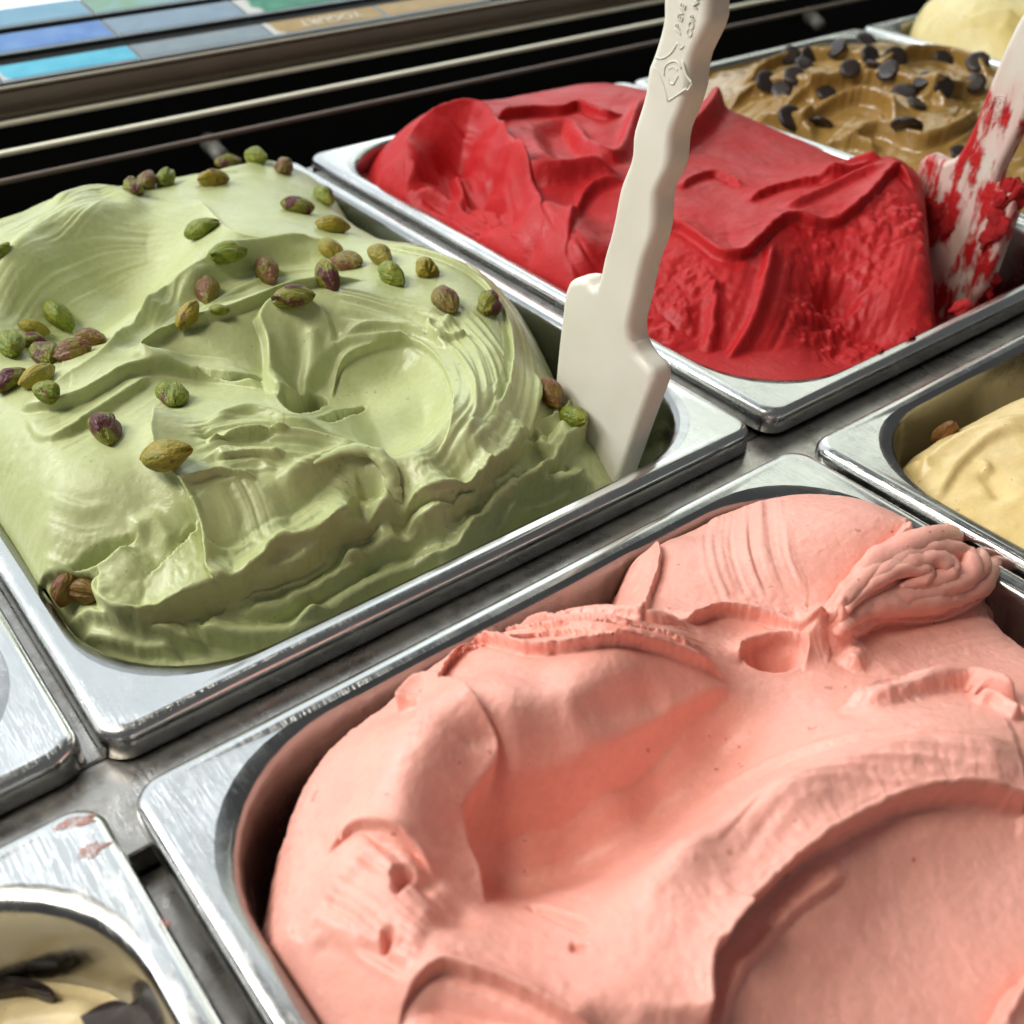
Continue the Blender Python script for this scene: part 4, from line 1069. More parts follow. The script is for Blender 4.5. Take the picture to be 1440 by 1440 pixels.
sp2 = spatula((s2_left[:9], s2_left[8:13], s2_left[12:] + [(1290, 440), (1300, 480)]), (s2_right[:8], s2_right[7:11], s2_right[10:] + [(1350, 480)]), TX, TK, 0.010, 43, (0.06, -0.04),
              'white plastic spatula smeared with red sorbet at the right edge', PLA2)
bm = bmesh.new()
for rad, (cu_, cv_) in ((11.5, (1404, 150)), (8.5, (1404, 150))):
    emb([(cu_ + rad * math.cos(t_ * math.pi / 8), cv_ + rad * 1.35 * math.sin(t_ * math.pi / 8) - 0.35 * rad * math.cos(t_ * math.pi / 8)) for t_ in range(17)], 0.0004, TX, TK)
emb([(1400, 143), (1407, 143), (1401, 150), (1409, 152), (1402, 159)], 0.0004, TX, TK)
link('embossed_ring', bm_mesh('embossed_ring', bm, True), PLA2, sp2)

# ------------------------------------------------------------------ pistachios
def nut_mesh(seed, half=False):
    rng = np.random.default_rng(seed); nz = VNoise(seed + 100)
    bm = bmesh.new(); bmesh.ops.create_uvsphere(bm, u_segments=40, v_segments=26, radius=1.0)
    pt = rng.uniform(0.15, 0.38); pb = rng.uniform(0.0, 0.18); ph = rng.uniform(0, 6.28); p3 = rng.uniform(0, 6.28); wob = rng.uniform(0.10, 0.17)
    bend = rng.uniform(-0.12, 0.12)
    for v in bm.verts:
        z, x, y = v.co.z, v.co.x, v.co.y       # long axis = z of the sphere
        a = math.atan2(y, x); ca, sa = math.cos(a), math.sin(a)
        r = 1.0 - pt * max(0, z) ** 1.3 - pb * max(0, -z) ** 1.5 + 0.05 * (1 - z * z)
        r *= 1 + 0.07 * math.cos(2 * (a - p3)) + 0.05 * math.cos(3 * (a - ph)) * (1 - z * z)
        cleft = 0.20 * math.exp(-((math.sin((a - ph) / 2)) / 0.10) ** 2) * (1 - z ** 4)
        n1 = nz(ca * 1.3 + 7, sa * 1.3 + z * 1.6, 1.0); n2 = nz(ca * 3.2, sa * 3.2 + z * 1.5, 1.0); n3 = nz(ca * 8 + 3, sa * 8 + z * 3.0, 1.0)
        skin = 0.05 if nz(ca * 1.1 + z + 30, sa * 1.1 - z, 1.0) > 0.05 else 0.0
        lum = wob * n1 + 0.06 * n2 * (1 - 0.5 * z * z) + 0.02 * n3 + skin
        rr = r * (1 + lum) - cleft
        v.co = Vector((z * (1.0 + 0.10 * n1), x * 0.57 * rr + bend * (1 - z * z), y * 0.55 * rr))
        if half and v.co.x > 0.15: v.co.x = 0.15 + (v.co.x - 0.15) * 0.3 + 0.12 * n2
    return bm_mesh('pistachio', bm, True)
def nut_mat(name, flesh, flesh2, skin, cover):
    m, t, b = nodes(name)
    tc = t.nodes.new('ShaderNodeTexCoord'); oi = t.nodes.new('ShaderNodeObjectInfo')
    ad = t.nodes.new('ShaderNodeVectorMath'); ad.operation = 'ADD'
    cm = t.nodes.new('ShaderNodeCombineXYZ')
    t.links.new(math_(t, 'MULTIPLY', oi.outputs['Random'], 37.0), cm.inputs[0]); t.links.new(math_(t, 'MULTIPLY', oi.outputs['Random'], 91.0), cm.inputs[1])
    t.links.new(tc.outputs['Object'], ad.inputs[0]); t.links.new(cm.outputs[0], ad.inputs[1])
    v = ad.outputs[0]
    c = mixc(t, ramp(t, noise(t, v, 2.2, 3), [(0.38, (0, 0, 0)), (0.62, (1, 1, 1))]), flesh, flesh2)
    c = mixc(t, ramp(t, noise(t, v, 9, 3, 0.6), [(0.45, (0, 0, 0)), (0.75, (0.55,) * 3)]), c, tuple(x * 0.35 for x in flesh))
    sk = noise(t, v, 1.1, 3, 0.5)
    skc = mixc(t, ramp(t, noise(t, v, 6, 3), [(0.35, (0, 0, 0)), (0.7, (1, 1, 1))]), skin, tuple(min(1, x * 1.6 + 0.01) for x in skin))
    c = mixc(t, ramp(t, sk, [(1 - cover - 0.03, (0, 0, 0)), (1 - cover + 0.03, (1, 1, 1))]), c, skc)
    t.links.new(c, b.inputs['Base Color'])
    b.inputs['Roughness'].default_value = 0.42
    b.inputs['Specular IOR Level'].default_value = 0.35
    mp = N(t, 'ShaderNodeMapping'); mp.inputs['Scale'].default_value = (1.2, 7, 7); t.links.new(v, mp.inputs[0])
    bp = N(t, 'ShaderNodeBump', Strength=0.25, Distance=0.06)
    t.links.new(math_(t, 'ADD', noise(t, mp.outputs[0], 1.0, 2), math_(t, 'MULTIPLY', sk, 0.8)), bp.inputs['Height'])
    t.links.new(bp.outputs[0], b.inputs['Normal'])
    return m
NM = {'g': nut_mat('green_pistachio', (0.14, 0.20, 0.018), (0.27, 0.28, 0.03), (0.075, 0.024, 0.014), 0.36),
      'y': nut_mat('yellow_pistachio', (0.34, 0.25, 0.02), (0.24, 0.22, 0.03), (0.10, 0.028, 0.018), 0.34),
      't': nut_mat('tan_pistachio', (0.17, 0.15, 0.025), (0.25, 0.17, 0.045), (0.12, 0.048, 0.018), 0.46),
      'p': nut_mat('purple_pistachio', (0.17, 0.18, 0.02), (0.26, 0.24, 0.03), (0.075, 0.018, 0.018), 0.46),
      'b': nut_mat('brown_pistachio', (0.20, 0.12, 0.02), (0.17, 0.09, 0.02), (0.12, 0.04, 0.015), 0.45)}
NUTMESH = {}
def nut(u, v, lpx, ang, kind, label, k, half=False, lift=0.30, zoff=0.0):
    p = GG.pick(u, v + 5)
    for dv in range(6, 40, 2):
        if abs(np.dot(at(u, v + dv, GG.h(*p) / 1000)[:2] * 1000 - p, at(u, v + dv, GG.h(*p) / 1000)[:2] * 1000 - p)) < 60: break
        p = GG.pick(u, v + dv)
    x, y = p; z = GG.h(x, y)
    n = GG.normal(x, y); n = n * 0.75 + np.array((0, 0, 0.25)); n /= np.linalg.norm(n)
    P0 = np.array((x, y, z)) / 1000
    a = math.radians(ang)
    q = on_plane(u + 12 * math.cos(a), v + 5 - 12 * math.sin(a), P0, n) - P0
    L = np.linalg.norm(q) / 12 * lpx
    L = float(np.clip(L * 1.1, 0.0075 if lpx < 30 else 0.0120, 0.0160))
    t = q / np.linalg.norm(q); bta = np.cross(n, t)
    key = (k % 6, kind, half)
    if key not in NUTMESH:
        me = nut_mesh(k % 6, half); me.materials.append(NM[kind]); NUTMESH[key] = me
    o = link('pistachio', NUTMESH[key])
    s_ = L / 2
    c = P0 + n * (s_ * 0.58 * (0.22 + lift) + zoff)
    roll = random.Random(k * 7 + 1).uniform(-1.2, 1.2)
    M = Matrix((Vector(t), Vector(bta), Vector(n))).transposed().to_4x4()
    M = Matrix.Translation(Vector(c)) @ M @ Matrix.Rotation(roll, 4, 'X') @ Matrix.Scale(s_, 4)
    o.matrix_world = M
    tag(o, label, 'pistachio', 'pistachios scattered on the green gelato')
NUTS = [
 (186, 265, 46, -40, 'p', 'purple brown pistachio on the crest near the back left, left of a bright green one'),
 (207, 258, 22, 60, 't', 'small tan pistachio half hidden behind the purple one at the back left'),
 (235, 254, 38, 35, 'g', 'bright green pistachio standing on the back crest against the black slot'),
 (300, 254, 48, 5, 'y', 'smooth olive yellow pistachio lying alone below the back crest'),
 (322, 228, 38, 5, 'p', 'reddish brown pistachio on the far back edge, half hidden by the crest'),
 (361, 222, 28, 0, 'g', 'small green pistachio on the topmost back edge of the green gelato'),
 (399, 234, 40, 70, 't', 'round brown pistachio perched at the back right top of the green gelato'),
 (287, 323, 46, 25, 'g', 'plain olive green pistachio right of the big scoop'),
 (319, 353, 56, 8, 'g', 'long green pistachio with a split purple skin patch on the long crest'),
 (418, 292, 42, -5, 'p', 'round pistachio with purple top and green belly at the back right'),
 (455, 277, 40, -45, 'g', 'dark green pistachio in the shade against the back right pan wall'),
 (467, 319, 48, -5, 'y', 'yellow and purple pistachio left of a tan one behind the ring'),
 (515, 321, 46, -10, 't', 'wrinkled tan pistachio on the edge right of the yellow and purple one'),
 (465, 352, 34, -40, 'y', 'olive tan pistachio topmost of the cluster of three'),
 (489, 371, 48, -5, 't', 'reddish tan pistachio on the right of the cluster of three'),
 (458, 389, 40, -60, 'p', 'purple pistachio at the bottom of the cluster of three'),
 (537, 363, 36, -30, 'y', 'olive pistachio just above a bright green one'),
 (551, 389, 50, -35, 'g', 'bright green pistachio left of the broken yellow half'),
 (601, 381, 36, -50, 'y', 'broken yellow green pistachio half on the ring top', True),
 (626, 424, 58, -55, 't', 'large brown and green pistachio above the little curl on the ring'),
 (686, 429, 58, 55, 'p', 'large green and purple pistachio on the right of the ring'),
 (730, 398, 42, -70, 'g', 'green pistachio at the right edge, in front of the red sorbet pan'),
 (377, 382, 38, -60, 't', 'small tan olive pistachio alone in the trough'),
 (290, 410, 42, -80, 't', 'reddish tan pistachio above an olive one on the trough edge'),
 (267, 441, 44, 60, 'y', 'olive yellow pistachio below the reddish tan one on the trough edge'),
 (309, 432, 22, 0, 'g', 'green tip of a pistachio sunk beside the reddish tan one'),
 (412, 418, 64, 5, 'p', 'long purple pistachio with a green end on top of the drape'),
 (82, 444, 58, -45, 'g', 'largest dark green pistachio of the heap in the scoop'),
 (46, 461, 40, -15, 'y', 'yellow green pistachio at the back of the heap in the scoop'),
 (48, 483, 42, -5, 'p', 'dark purple pistachio at the left of the heap in the scoop'),
 (12, 487, 38, -70, 'g', 'olive pistachio cut by the left edge of the picture beside the heap'),
 (130, 479, 32, 0, 'b', 'small dark pistachio at the right end of the heap in the scoop'),
 (105, 496, 50, 15, 't', 'brown olive pistachio lying along the front of the heap'),
 (66, 501, 36, -60, 'p', 'pointed purple brown pistachio at the front of the heap'),
 (17, 536, 48, 35, 'p', 'purple green pistachio left of the bright yellow one'),
 (55, 531, 50, 30, 'y', 'bright yellow pistachio in front of the heap'),
 (74, 554, 36, -10, 'g', 'half pistachio with pale cut face stuck at the tongue tip', True),
 (150, 606, 62, -75, 'p', 'pink and olive pistachio standing alone on the left slope'),
 (243, 559, 48, -70, 'g', 'round olive pistachio with a dark dot above the front drape'),
 (239, 638, 64, 15, 'y', 'large yellow pistachio with purple cap on the front drape corner'),
 (770, 556, 54, -60, 'b', 'reddish brown pistachio wedged beside the white spatula'),
 (808, 589, 36, -20, 'g', 'small green pistachio under the reddish brown one by the spatula'),
 (97, 821, 40, 75, 'b', 'upright brown pistachio low in the front left corner of the pan'),
 (122, 829, 46, -15, 'b', 'orange brown pistachio tucked under the torn sheet at the front left'),
 (5, 351, 28, 40, 'g', 'olive pistachio cut by the picture edge on the left crest'),
]
for k, nn in enumerate(NUTS):
    nut(*nn[:6], k, half=len(nn) > 6)

# ------------------------------------------------------------------ chocolate chips
CHOC, t_, b_n = nodes('dark_chocolate')
v_ = coords(t_)
t_.links.new(ramp(t_, noise(t_, v_, 250, 4), [(0.3, (0.016, 0.009, 0.007)), (0.75, (0.040, 0.026, 0.022))]), b_n.inputs['Base Color'])
b_n.inputs['Roughness'].default_value = 0.42
def chip_mesh(seed):
    rng = np.random.default_rng(seed); nz = VNoise(seed + 300)
    prof = [(0.0, 0.24), (0.55, 0.24), (0.82, 0.22), (0.94, 0.15), (1.0, 0.04), (0.98, -0.08), (0.85, -0.14), (0.0, -0.14)]
    verts, faces = [(0, 0, prof[0][1])], []
    ns = 26
    for r, z in prof[1:-1]:
        for i in range(ns):
            a = 2 * math.pi * i / ns; rr = r * (1 + 0.05 * nz(math.cos(a) * 2, math.sin(a) * 2, 1.0))
            verts.append((rr * math.cos(a), rr * math.sin(a), z + 0.03 * nz(r * math.cos(a) * 3, r * math.sin(a) * 3, 1.0)))
    verts.append((0, 0, -0.14)); nr = len(prof) - 2
    for i in range(ns):
        j = (i + 1) % ns
        faces.append((0, 1 + i, 1 + j))
        for k in range(nr - 1): faces.append((1 + k * ns + i, 1 + (k + 1) * ns + i, 1 + (k + 1) * ns + j, 1 + k * ns + j))
        faces.append((len(verts) - 1, 1 + (nr - 1) * ns + j, 1 + (nr - 1) * ns + i))
    me = mesh('chocolate_chip', verts, faces); me.materials.append(CHOC)
    return me
CHIPM = [chip_mesh(i) for i in range(4)]
CHIPS = [
 (1195, 97, 13, 0, 0, 'flat round chip alone left of the chip pile in the brown gelato'), (1161, 131, 12, 10, 0, 'round chip left of centre on the brown gelato, above the two front left chips'),
 (1271, 132, 16, 5, 0, 'large round chip touching a smaller one at the centre right'), (1288, 147, 13, 25, 40, 'smaller chip touching the large round one at the centre right'),
 (1276, 179, 20, 18, 200, 'biggest knobbly chip sunk in the front of the brown gelato'), (1153, 175, 16, 55, 150, 'chip tilted on edge, the right one of the front left pair'),
 (1113, 166, 18, 40, 60, 'lumpy dark chip, the left one of the front left pair'), (1177, 68, 14, 20, 300, 'round chip near the back rim of the brown pan'),
 (1138, 77, 13, 60, 20, 'chip lying on edge along the back crest, middle of three'), (1110, 78, 12, 65, 340, 'leftmost chip lying on edge along the back crest'),
 (1217, 59, 14, 65, 0, 'farthest chip, at the back rim of the brown pan'), (1223, 79, 14, 45, 30, 'back left chip of the pile of chips'),
 (1230, 95, 14, 60, 120, 'front left chip of the pile of chips'), (1248, 100, 14, 35, 320, 'front right chip of the pile of chips'),
 (1255, 84, 16, 65, 330, 'upright chip at the back right of the pile of chips'), (1327, 80, 13, 30, 0, 'lone thick chip at the back right of the brown gelato'),
 (1376, 88, 14, 60, 0, 'chip by the right wall of the brown pan, next to the spatula handle'), (1371, 117, 12, 60, 330, 'broken chip just left of the smeared spatula handle'),
 (1325, 122, 14, 50, 350, 'half buried chip right of a thin sliver'), (1298, 112, 12, 65, 320, 'sliver of a chip left of the half buried one'),
 (1077, 114, 14, 35, 20, 'leftmost chip of the brown gelato, lying nearly flat'), (1100, 126, 14, 60, 340, 'chip on edge beside the leftmost flat chip'),
 (1117, 106, 13, 35, 10, 'chip in front of another at the back left of the brown gelato'), (1130, 91, 12, 55, 10, 'small chip behind another at the back left of the brown gelato'),
 (1348, 214, 11, 40, 0, 'dark chip peeping out left of the smeared spatula neck'),
]
for k, (u, v, rpx, tilt, az, label) in enumerate(CHIPS):
    p = GM.pick(u, v + 2); x, y = p; z = GM.h(x, y)
    n = Vector(GM.normal(x, y)); n = (n * 0.5 + Vector((0, 0, 0.5)) + Vector((-0.15, -0.15, 0))).normalized()
    dist = np.linalg.norm(np.array((x, y, z)) / 1000 - CAM)
    r = rpx / FOC * dist * 1.0
    q = n.to_track_quat('Z', 'Y').to_matrix().to_4x4()
    o = link('chocolate_chip', CHIPM[k % 4])
    o.matrix_world = Matrix.Translation(Vector((x, y, z)) / 1000 + n * r * 0.24) @ Matrix.Rotation(math.radians(az), 4, 'Z') @ Matrix.Rotation(math.radians(tilt * 0.35), 4, 'X') @ q @ Matrix.Scale(r, 4)
    tag(o, label, 'chocolate chip', 'chocolate chips on the brown gelato')

# chocolate flakes on the vanilla, almond in the tan gelato
def shard(name, pts, G, thick, label, cat, mat, dz=1.5, group=None, tilt=0.0):
    bm = bmesh.new()
    P = [G.pick(u, v) for u, v in catmull(list(pts) + [pts[0]], 4)][:-1]
    top, bot = [], []
    c = np.mean(P, 0)
    for i, (x, y) in enumerate(P):
        z = G.h(x, y) + dz
        top.append(bm.verts.new((x / 1000, y / 1000, (z + thick) / 1000))); bot.append(bm.verts.new((x / 1000, y / 1000, (z - 3) / 1000)))
    n = len(P)
    ct = bm.verts.new((c[0] / 1000, c[1] / 1000, (G.h(*c) + dz + thick * 1.35) / 1000))
    for i in range(n):
        j = (i + 1) % n
        bm.faces.new((top[i], top[j], ct)); bm.faces.new((top[i], bot[i], bot[j], top[j]))
    bmesh.ops.bevel(bm, geom=[e for e in bm.edges if e.verts[0] in top and e.verts[1] in top], offset=0.0004, segments=2, affect='EDGES')
    base = Vector((c[0] / 1000, c[1] / 1000, G.h(*c) / 1000))
    me = bm_mesh(name, bm, False); me.transform(Matrix.Translation(-base))
    return tag(link(name, me, mat, None, base), label, cat, group)
shard('chocolate_flake', [(-20, 1384), (20, 1382), (60, 1390), (80, 1404), (72, 1412), (40, 1402), (0, 1406), (-20, 1404)], GV, 2.0, 'thin dark chocolate flake lying on the vanilla gelato at the left edge', 'chocolate flake', CHOC, group='chocolate flakes on the vanilla gelato')
shard('chocolate_flake', [(120, 1446), (150, 1428), (175, 1422), (190, 1432), (205, 1424), (222, 1408), (240, 1412), (255, 1445), (200, 1470), (140, 1465)], GV, 3.0, 'jagged dark chocolate piece in the front right of the vanilla gelato', 'chocolate flake', CHOC, dz=2.5, group='chocolate flakes on the vanilla gelato')
ALM = nut_mat('almond_skin', (0.20, 0.09, 0.025), (0.26, 0.12, 0.035), (0.14, 0.055, 0.015), 0.4)
me = nut_mesh(11); me.name = 'almond'; me.materials.append(ALM)
c = at(1327, 608, -0.004); o = link('almond', me)
d_ = (at(1345, 595, 0.004) - at(1310, 625, -0.012)); d_ /= np.linalg.norm(d_)
o.matrix_world = Matrix.Translation(Vector(c)) @ Vector(d_).to_track_quat('X', 'Z').to_matrix().to_4x4() @ Matrix.Diagonal((0.0085, 0.007, 0.006, 1))
tag(o, 'brown roasted nut standing behind the tan gelato against the pan wall', 'nut')

# ------------------------------------------------------------------ smears and crumbs
SMR, t_, b_s = nodes('pink_smear')
v_ = coords(t_)
b_s.inputs['Base Color'].default_value = (0.55, 0.22, 0.16, 1)
b_s.inputs['Roughness'].default_value = 0.35
t_.links.new(ramp(t_, noise(t_, v_, 420, 4, 0.65), [(0.36, (0.08,) * 3), (0.68, (0.85,) * 3)]), b_s.inputs['Alpha'])
def smear(name, u, v, ru, rv, ang, z, mat, label, seed, h=0.0003, cat='smear', group=None):
    nz = VNoise(seed); verts, faces = [], []
    nr, na = 6, 36
    c0 = at(u, v, z)
    for k in range(nr + 1):
        for i in range(na):
            a = 2 * math.pi * i / na; rr = k / nr * (1 + 0.45 * nz(math.cos(a) * 1.6, math.sin(a) * 1.6, 1.0) + 0.2 * nz(math.cos(a) * 5, math.sin(a) * 5, 1.0))
            du, dv = ru * rr * math.cos(a), rv * rr * math.sin(a); A = math.radians(-ang)
            p = at(u + du * math.cos(A) - dv * math.sin(A), v + du * math.sin(A) + dv * math.cos(A), z)
            hh = h * max(0.0, 1 - (k / nr) ** 3) * (0.6 + 0.5 * nz(p[0] * 900, p[1] * 900, 1.0)) if k < nr else -0.0003
            verts.append((p[0] - c0[0], p[1] - c0[1], hh + 0.00015))
    for k in range(nr):
        for i in range(na):
            j = (i + 1) % na
            faces.append((k * na + i, k * na + j, (k + 1) * na + j, (k + 1) * na + i))
    o = link(name, mesh(name, verts, faces), mat, None, c0)
    return tag(o, label, cat, group)
zs = ZF - 0.002
GS = 'pink smears on the bottom left pan rim'
smear('gelato_smear', 108, 1156, 26, 7, 18, zs, SMR, 'pink gelato smear near the corner of the bottom left pan rim', 3, group=GS)
smear('gelato_smear', 132, 1194, 20, 9, 25, zs, SMR, 'wider pink gelato smear just in front of the corner one on the rim', 4, group=GS)
smear('gelato_smear', 232, 1297, 5, 7, 60, zs, SMR, 'tiny red pink spot on the right rim of the bottom left pan', 5, group=GS)
def crumb(name, u, v, z, r, mat, label, seed, cat, group=None):
    nz = VNoise(seed); bm = bmesh.new(); bmesh.ops.create_icosphere(bm, subdivisions=3, radius=1)
    for q in bm.verts: q.co *= 1 + 0.35 * nz(q.co.x * 2 + 5, q.co.y * 2 + q.co.z * 1.7, 1.0) + 0.12 * nz(q.co.x * 6, q.co.y * 6 + q.co.z * 4, 1.0)
    o = link(name, bm_mesh(name, bm, True), mat); o.location = at(u, v, z); o.scale = (r, r, r * 0.8)
    return tag(o, label, cat, group)
crumb('sorbet_crumb', 1281, 469, 0.002, 0.0022, RED, 'tiny red crumb on the front rim of the red sorbet pan', 1, 'crumb', 'red sorbet crumbs on the rim')
crumb('sorbet_crumb', 1238, 492, 0.001, 0.0013, RED, 'tinier red crumb left of the other on the red pan rim', 2, 'crumb', 'red sorbet crumbs on the rim')
crumb('sorbet_crumb', 1352, 432, -0.004, 0.0050, RED, 'red lump at the foot of the smeared spatula by the rim', 6, 'crumb', 'red sorbet crumbs on the rim')
for k, (u, v, r, dx) in enumerate(((1420, 262, .005, 0), (1432, 272, .006, 0), (1408, 282, .004, -.003), (1400, 305, .005, -.004), (1412, 318, .004, -.003), (1388, 338, .005, -.004), (1398, 325, .005, -.004), (1316, 300, .006, -.004), (1330, 320, .005, -.004), (1305, 330, .006, -.004), (1388, 408, .004, 0), (1395, 390, .004, 0))):
    nz = VNoise(40 + k); bm = bmesh.new(); bmesh.ops.create_icosphere(bm, subdivisions=3, radius=1)
    for q in bm.verts: q.co *= 1 + 0.45 * nz(q.co.x * 2 + 5, q.co.y * 2 + q.co.z * 1.7, 1.0) + 0.25 * nz(q.co.x * 6, q.co.y * 6 + q.co.z * 4, 1.0)
    xx = TX + (0.006 if dx == 0 else 0.0); y_, z_ = onx(u, v, xx, TK)
    o = link('stuck_sorbet', bm_mesh('stuck_sorbet', bm, True), RED, sp2, Vector((xx, y_, z_)) - Vector(sp2.location))
    o.scale = (0.0022 if dx else r * 0.8, r * 0.8, r)

# ------------------------------------------------------------------ back of the case: air slot with bars, fascia, label shelf, window behind
CHROME = plain_mat('painted_reflection_strip', (0.92, 0.88, 0.70), 0.30, 0.0, 0.05, 40, bump=0.02)  # pale cream colour stands in for a lamp mirrored in the bars
DULL = plain_mat('dull_strip', (0.16, 0.12, 0.095), 0.5, 0.0, 0.1, 40, bump=0.02)
FASC = plain_mat('bronze_fascia', (0.17, 0.135, 0.10), 0.45, 0.15, 0.08, 30)
TRIM = plain_mat('tan_trim', (0.46, 0.41, 0.32), 0.4, 0.1, 0.08, 40)
rail('slot_floor', -0.7, 1.6, PAN_L + 0.011, 0.70, -0.10, -0.09, DARK)
rail('slot_back', -0.7, 1.6, 0.5125, 0.53, -0.09, -0.0005, DARK)
def bar(name, y, z, h, w, mat, label):
    bm = bmesh.new(); box(bm, -0.6, 1.5, y - w / 2, y + w / 2, z - h / 2, z + h / 2, min(h, w) * 0.35, 3)
    return tag(link(name, bm_mesh(name, bm), mat), label, 'bar', 'bars across the black air slot')
bar('slot_bar', 0.4155, -0.001, 0.003, 0.0030, DULL, 'dull brown thin bar across the black slot, nearest the pans')
bar('slot_bar', 0.4570, 0.000, 0.003, 0.0042, CHROME, 'bar along the middle of the black slot, cream from a painted lamp reflection')
bar('slot_bar', 0.5085, 0.000, 0.003, 0.0040, CHROME, 'strip along the foot of the brown fascia, bright from a painted lamp reflection')
bm = bmesh.new()
# fascia: gently bulged board with a tan edge on top
prof = [(0.5115, 0.0015), (0.5090, 0.006), (0.5082, 0.011), (0.5090, 0.016), (0.5105, 0.0185), (0.516, 0.0190), (0.520, 0.010), (0.520, 0.0015)]
loops = [[bm.verts.new((x, y, z)) for y, z in prof] for x in np.linspace(-0.6, 1.6, 12)]
for i in range(11):
    for k in range(len(prof)): bm.faces.new((loops[i][k], loops[i + 1][k], loops[i + 1][(k + 1) % len(prof)], loops[i][(k + 1) % len(prof)]))
fa = empty('case_fascia', (0.5, 0.512, 0.0)); tag(fa, 'dark bronze fascia board running behind the pans under the label cards', 'fascia')
link('board', bm_mesh('board', bm, True), FASC, fa)
bm = bmesh.new(); box(bm, -0.6, 1.6, 0.5092, 0.5122, 0.0188, 0.0206, 0.0006)
link('edge_strip', bm_mesh('edge_strip', bm), TRIM, fa)
TH = math.radians(10)
def shelf(s_, x, n=0.0): return (x, 0.5135 + s_ * math.cos(TH) - n * math.sin(TH), 0.0205 + s_ * math.sin(TH) + n * math.cos(TH))
def slab_on(s0, s1, x0, x1, n0, n1):
    bm = bmesh.new(); vs = [bm.verts.new(shelf(s_, x, n)) for n in (n0, n1) for s_, x in ((s0, x0), (s0, x1), (s1, x1), (s1, x0))]
    for f in ((0, 3, 2, 1), (4, 5, 6, 7), (0, 1, 5, 4), (1, 2, 6, 5), (2, 3, 7, 6), (3, 0, 4, 7)): bm.faces.new([vs[i] for i in f])
    return bm
tag(link('label_shelf', bm_mesh('label_shelf', slab_on(-0.0005, 0.108, -0.6, 1.6, -0.004, -0.0012)), DARK), kind='structure')
def card_mat(name, c1, c2, white=0.25, x0=0.0, w=0.09):
    m, t, b = nodes(name)
    v = coords(t)
    f = noise(t, v, 45, 3)
    sep = N(t, 'ShaderNodeSeparateXYZ'); t.links.new(v, sep.inputs[0])
    end = N(t, 'ShaderNodeMapRange'); end.inputs['From Min'].default_value = -w * 0.5; end.inputs['From Max'].default_value = -w * 0.5 + white * w
    t.links.new(math_(t, 'ADD', sep.outputs['X'], math_(t, 'MULTIPLY', math_(t, 'SUBTRACT', f, 0.5), 0.03)), end.inputs['Value'])
    c = mixc(t, ramp(t, f, [(0.35, (0, 0, 0)), (0.65, (1, 1, 1))]), c1, c2)
    if white > 0: c = mixc(t, ramp(t, end.outputs[0], [(0.45, (1, 1, 1)), (0.6, (0, 0, 0))]), c, (0.60, 0.60, 0.58))
    t.links.new(c, b.inputs['Base Color']); b.inputs['Roughness'].default_value = 0.45; b.inputs['Specular IOR Level'].default_value = 0.2
    return m
WHITE = plain_mat('card_white', (0.28, 0.33, 0.36), 0.45, spec=0.2)
XE = [0.054, 0.1435, 0.2325, 0.3275, 0.4215, 0.515, 0.61, 0.705]
CARDS = [ # row, column, colours, white end, label; pale blue tints paint in the reflected sky
 (0, 0, (0.10, 0.40, 0.55), (0.14, 0.46, 0.60), 0.12, 'cyan label card at the left edge of the front row'),
 (0, 1, (0.08, 0.42, 0.60), (0.12, 0.50, 0.66), 0.10, 'cyan label card left of the pale grey one in the front row'),
 (0, 2, (0.20, 0.26, 0.30), (0.24, 0.30, 0.33), 0.0, 'blank pale grey label card between the cyan and the brown one'),
 (0, 3, (0.34, 0.22, 0.075), (0.40, 0.27, 0.10), 0.16, 'brown label card with white lettering in the front row'),
 (0, 4, (0.36, 0.23, 0.08), (0.42, 0.28, 0.11), 0.0, 'brown yellow label card right of the lettered brown one'),
 (1, 0, (0.09, 0.20, 0.50), (0.12, 0.25, 0.55), 0.1, 'blue label card at the left edge of the second row'),
 (1, 1, (0.10, 0.22, 0.52), (0.16, 0.30, 0.58), 0.10, 'blue label card left of the pale one in the second row'),
 (1, 2, (0.20, 0.29, 0.38), (0.24, 0.33, 0.42), 0.0, 'blank pale label card in the second row, tinted blue for reflected sky'),
 (1, 3, (0.015, 0.16, 0.085), (0.05, 0.28, 0.17), 0.25, 'dark green label card with a white patch in the second row'),
 (1, 4, (0.22, 0.23, 0.17), (0.30, 0.31, 0.24), 0.1, 'pale olive label card right of the dark green one'),
 (2, 1, (0.22, 0.40, 0.52), (0.18, 0.36, 0.50), 0.0, 'light blue label card in the third row at the left'),
 (2, 2, (0.26, 0.44, 0.50), (0.22, 0.38, 0.24), 0.0, 'light blue and green label card in the third row'),
 (2, 0, (0.22, 0.40, 0.52), (0.18, 0.36, 0.50), 0.0, 'light blue label card in the third row cut by the picture edge'),
]
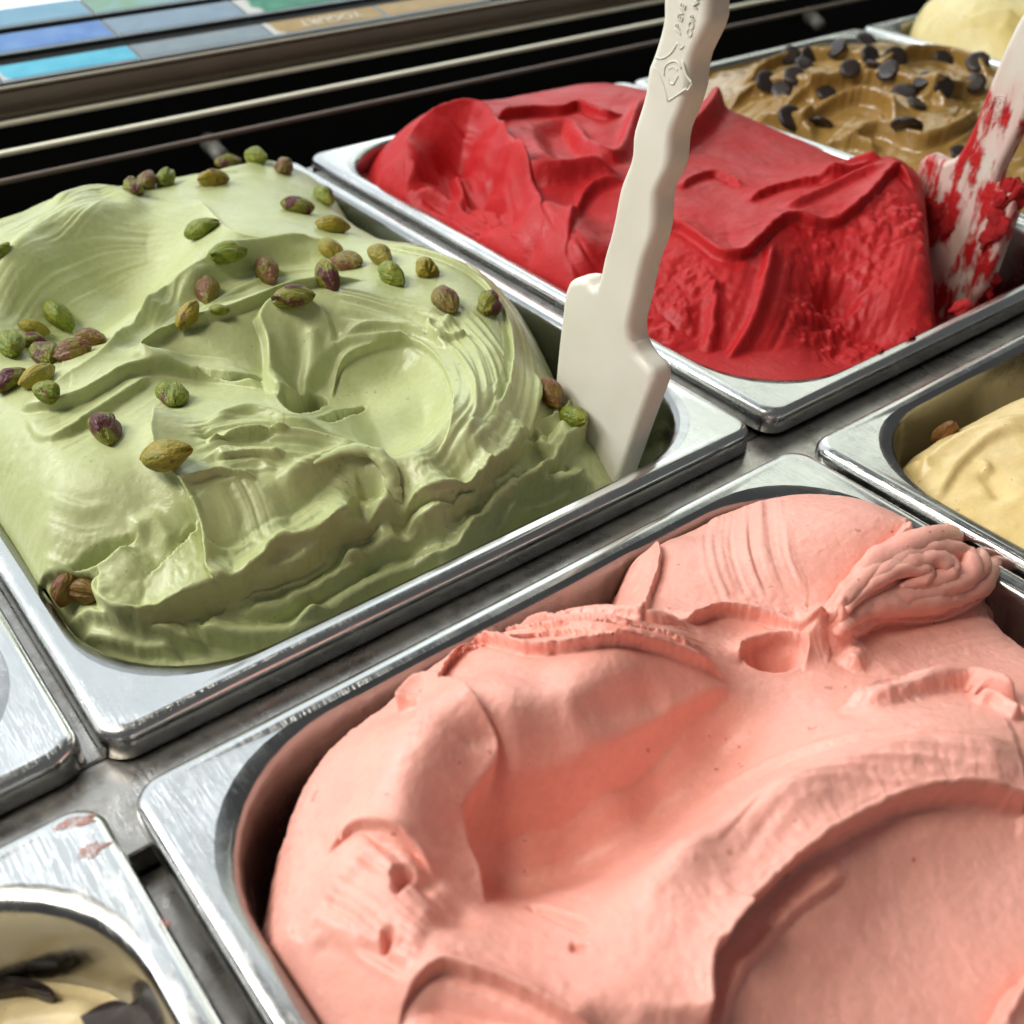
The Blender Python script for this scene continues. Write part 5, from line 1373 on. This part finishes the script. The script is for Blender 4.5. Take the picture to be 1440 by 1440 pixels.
for k, (row, colm, c1, c2, wh, label) in enumerate(CARDS):
    s0 = 0.0012 + row * 0.0375; s1 = s0 + 0.0225 + (0.006 if row else 0)
    x0, x1 = XE[colm] + 0.0006, XE[colm + 1] - 0.0006
    root = empty('label_card', shelf(s0, (x0 + x1) / 2)); tag(root, label, 'label card', 'flavour cards lying on the case shelf')
    me = bm_mesh('border', slab_on(s0, s1, x0, x1, 0.0, 0.0012)); me.transform(Matrix.Translation(-Vector(root.location)))
    link('border', me, WHITE, root, (0, 0, 0))
    me = bm_mesh('print', slab_on(s0 + 0.0028, s1 - 0.0006, x0 + 0.0012, x1 - 0.0012, 0.0012, 0.0015)); me.transform(Matrix.Translation(-Vector(root.location)))
    link('print', me, card_mat('card_print', c1, c2, wh, 0, x1 - x0), root, (0, 0, 0))
    if row == 0 and colm == 3:
        a = Vector(shelf(s0 + 0.0165, x1 - 0.016, 0.0017)); r_ = Vector((-1, 0, 0)); up = Vector(shelf(0, 0)) - Vector(shelf(1, 0))
        lettering('lettering', 'YOGURT', a, r_, up, 0.0125, plain_mat('letter_white', (0.66, 0.63, 0.55), 0.4), root, 0.0001)
# grey bracket down in the slot, frosted
BRK = plain_mat('frosted_bracket', (0.16, 0.155, 0.14), 0.55, 0.3, 0.3, 120)
for (u0, v0, u1, v1, lab) in ((243, 140, 313, 222, 'grey bracket rod crossing down the black slot behind the green gelato'), (1100, -12, 1152, 34, 'dim bracket rod in the black slot behind the brown pan')):
    bm = bmesh.new()
    p0 = np.array(at(u0, v0, -0.055)); p1 = np.array(at(u1, v1, -0.03))
    pts = [p0 + (p1 - p0) * i / 10 for i in range(11)]
    tube(bm, pts, 0.0055, 12)
    for q in (4, 8):
        tube(bm, [pts[q] - (p1 - p0) * 0.02, pts[q] + (p1 - p0) * 0.02], 0.0068, 12)
    tag(link('slot_bracket', bm_mesh('slot_bracket', bm, True), BRK), lab, 'bracket', 'bracket rods in the slot')
WIN, t_, b_w = nodes('window_glow')
b_w.inputs['Base Color'].default_value = (0.8, 0.8, 0.8, 1)
b_w.inputs['Emission Color'].default_value = (0.84, 0.93, 1.0, 1)
b_w.inputs['Emission Strength'].default_value = 1.25
bm = bmesh.new(); box(bm, -2.0, 2.4, 2.2, 2.22, -0.9, 3.6)
tag(link('shop_window', bm_mesh('shop_window', bm), WIN), 'bright white shop window beyond the label cards', 'window')
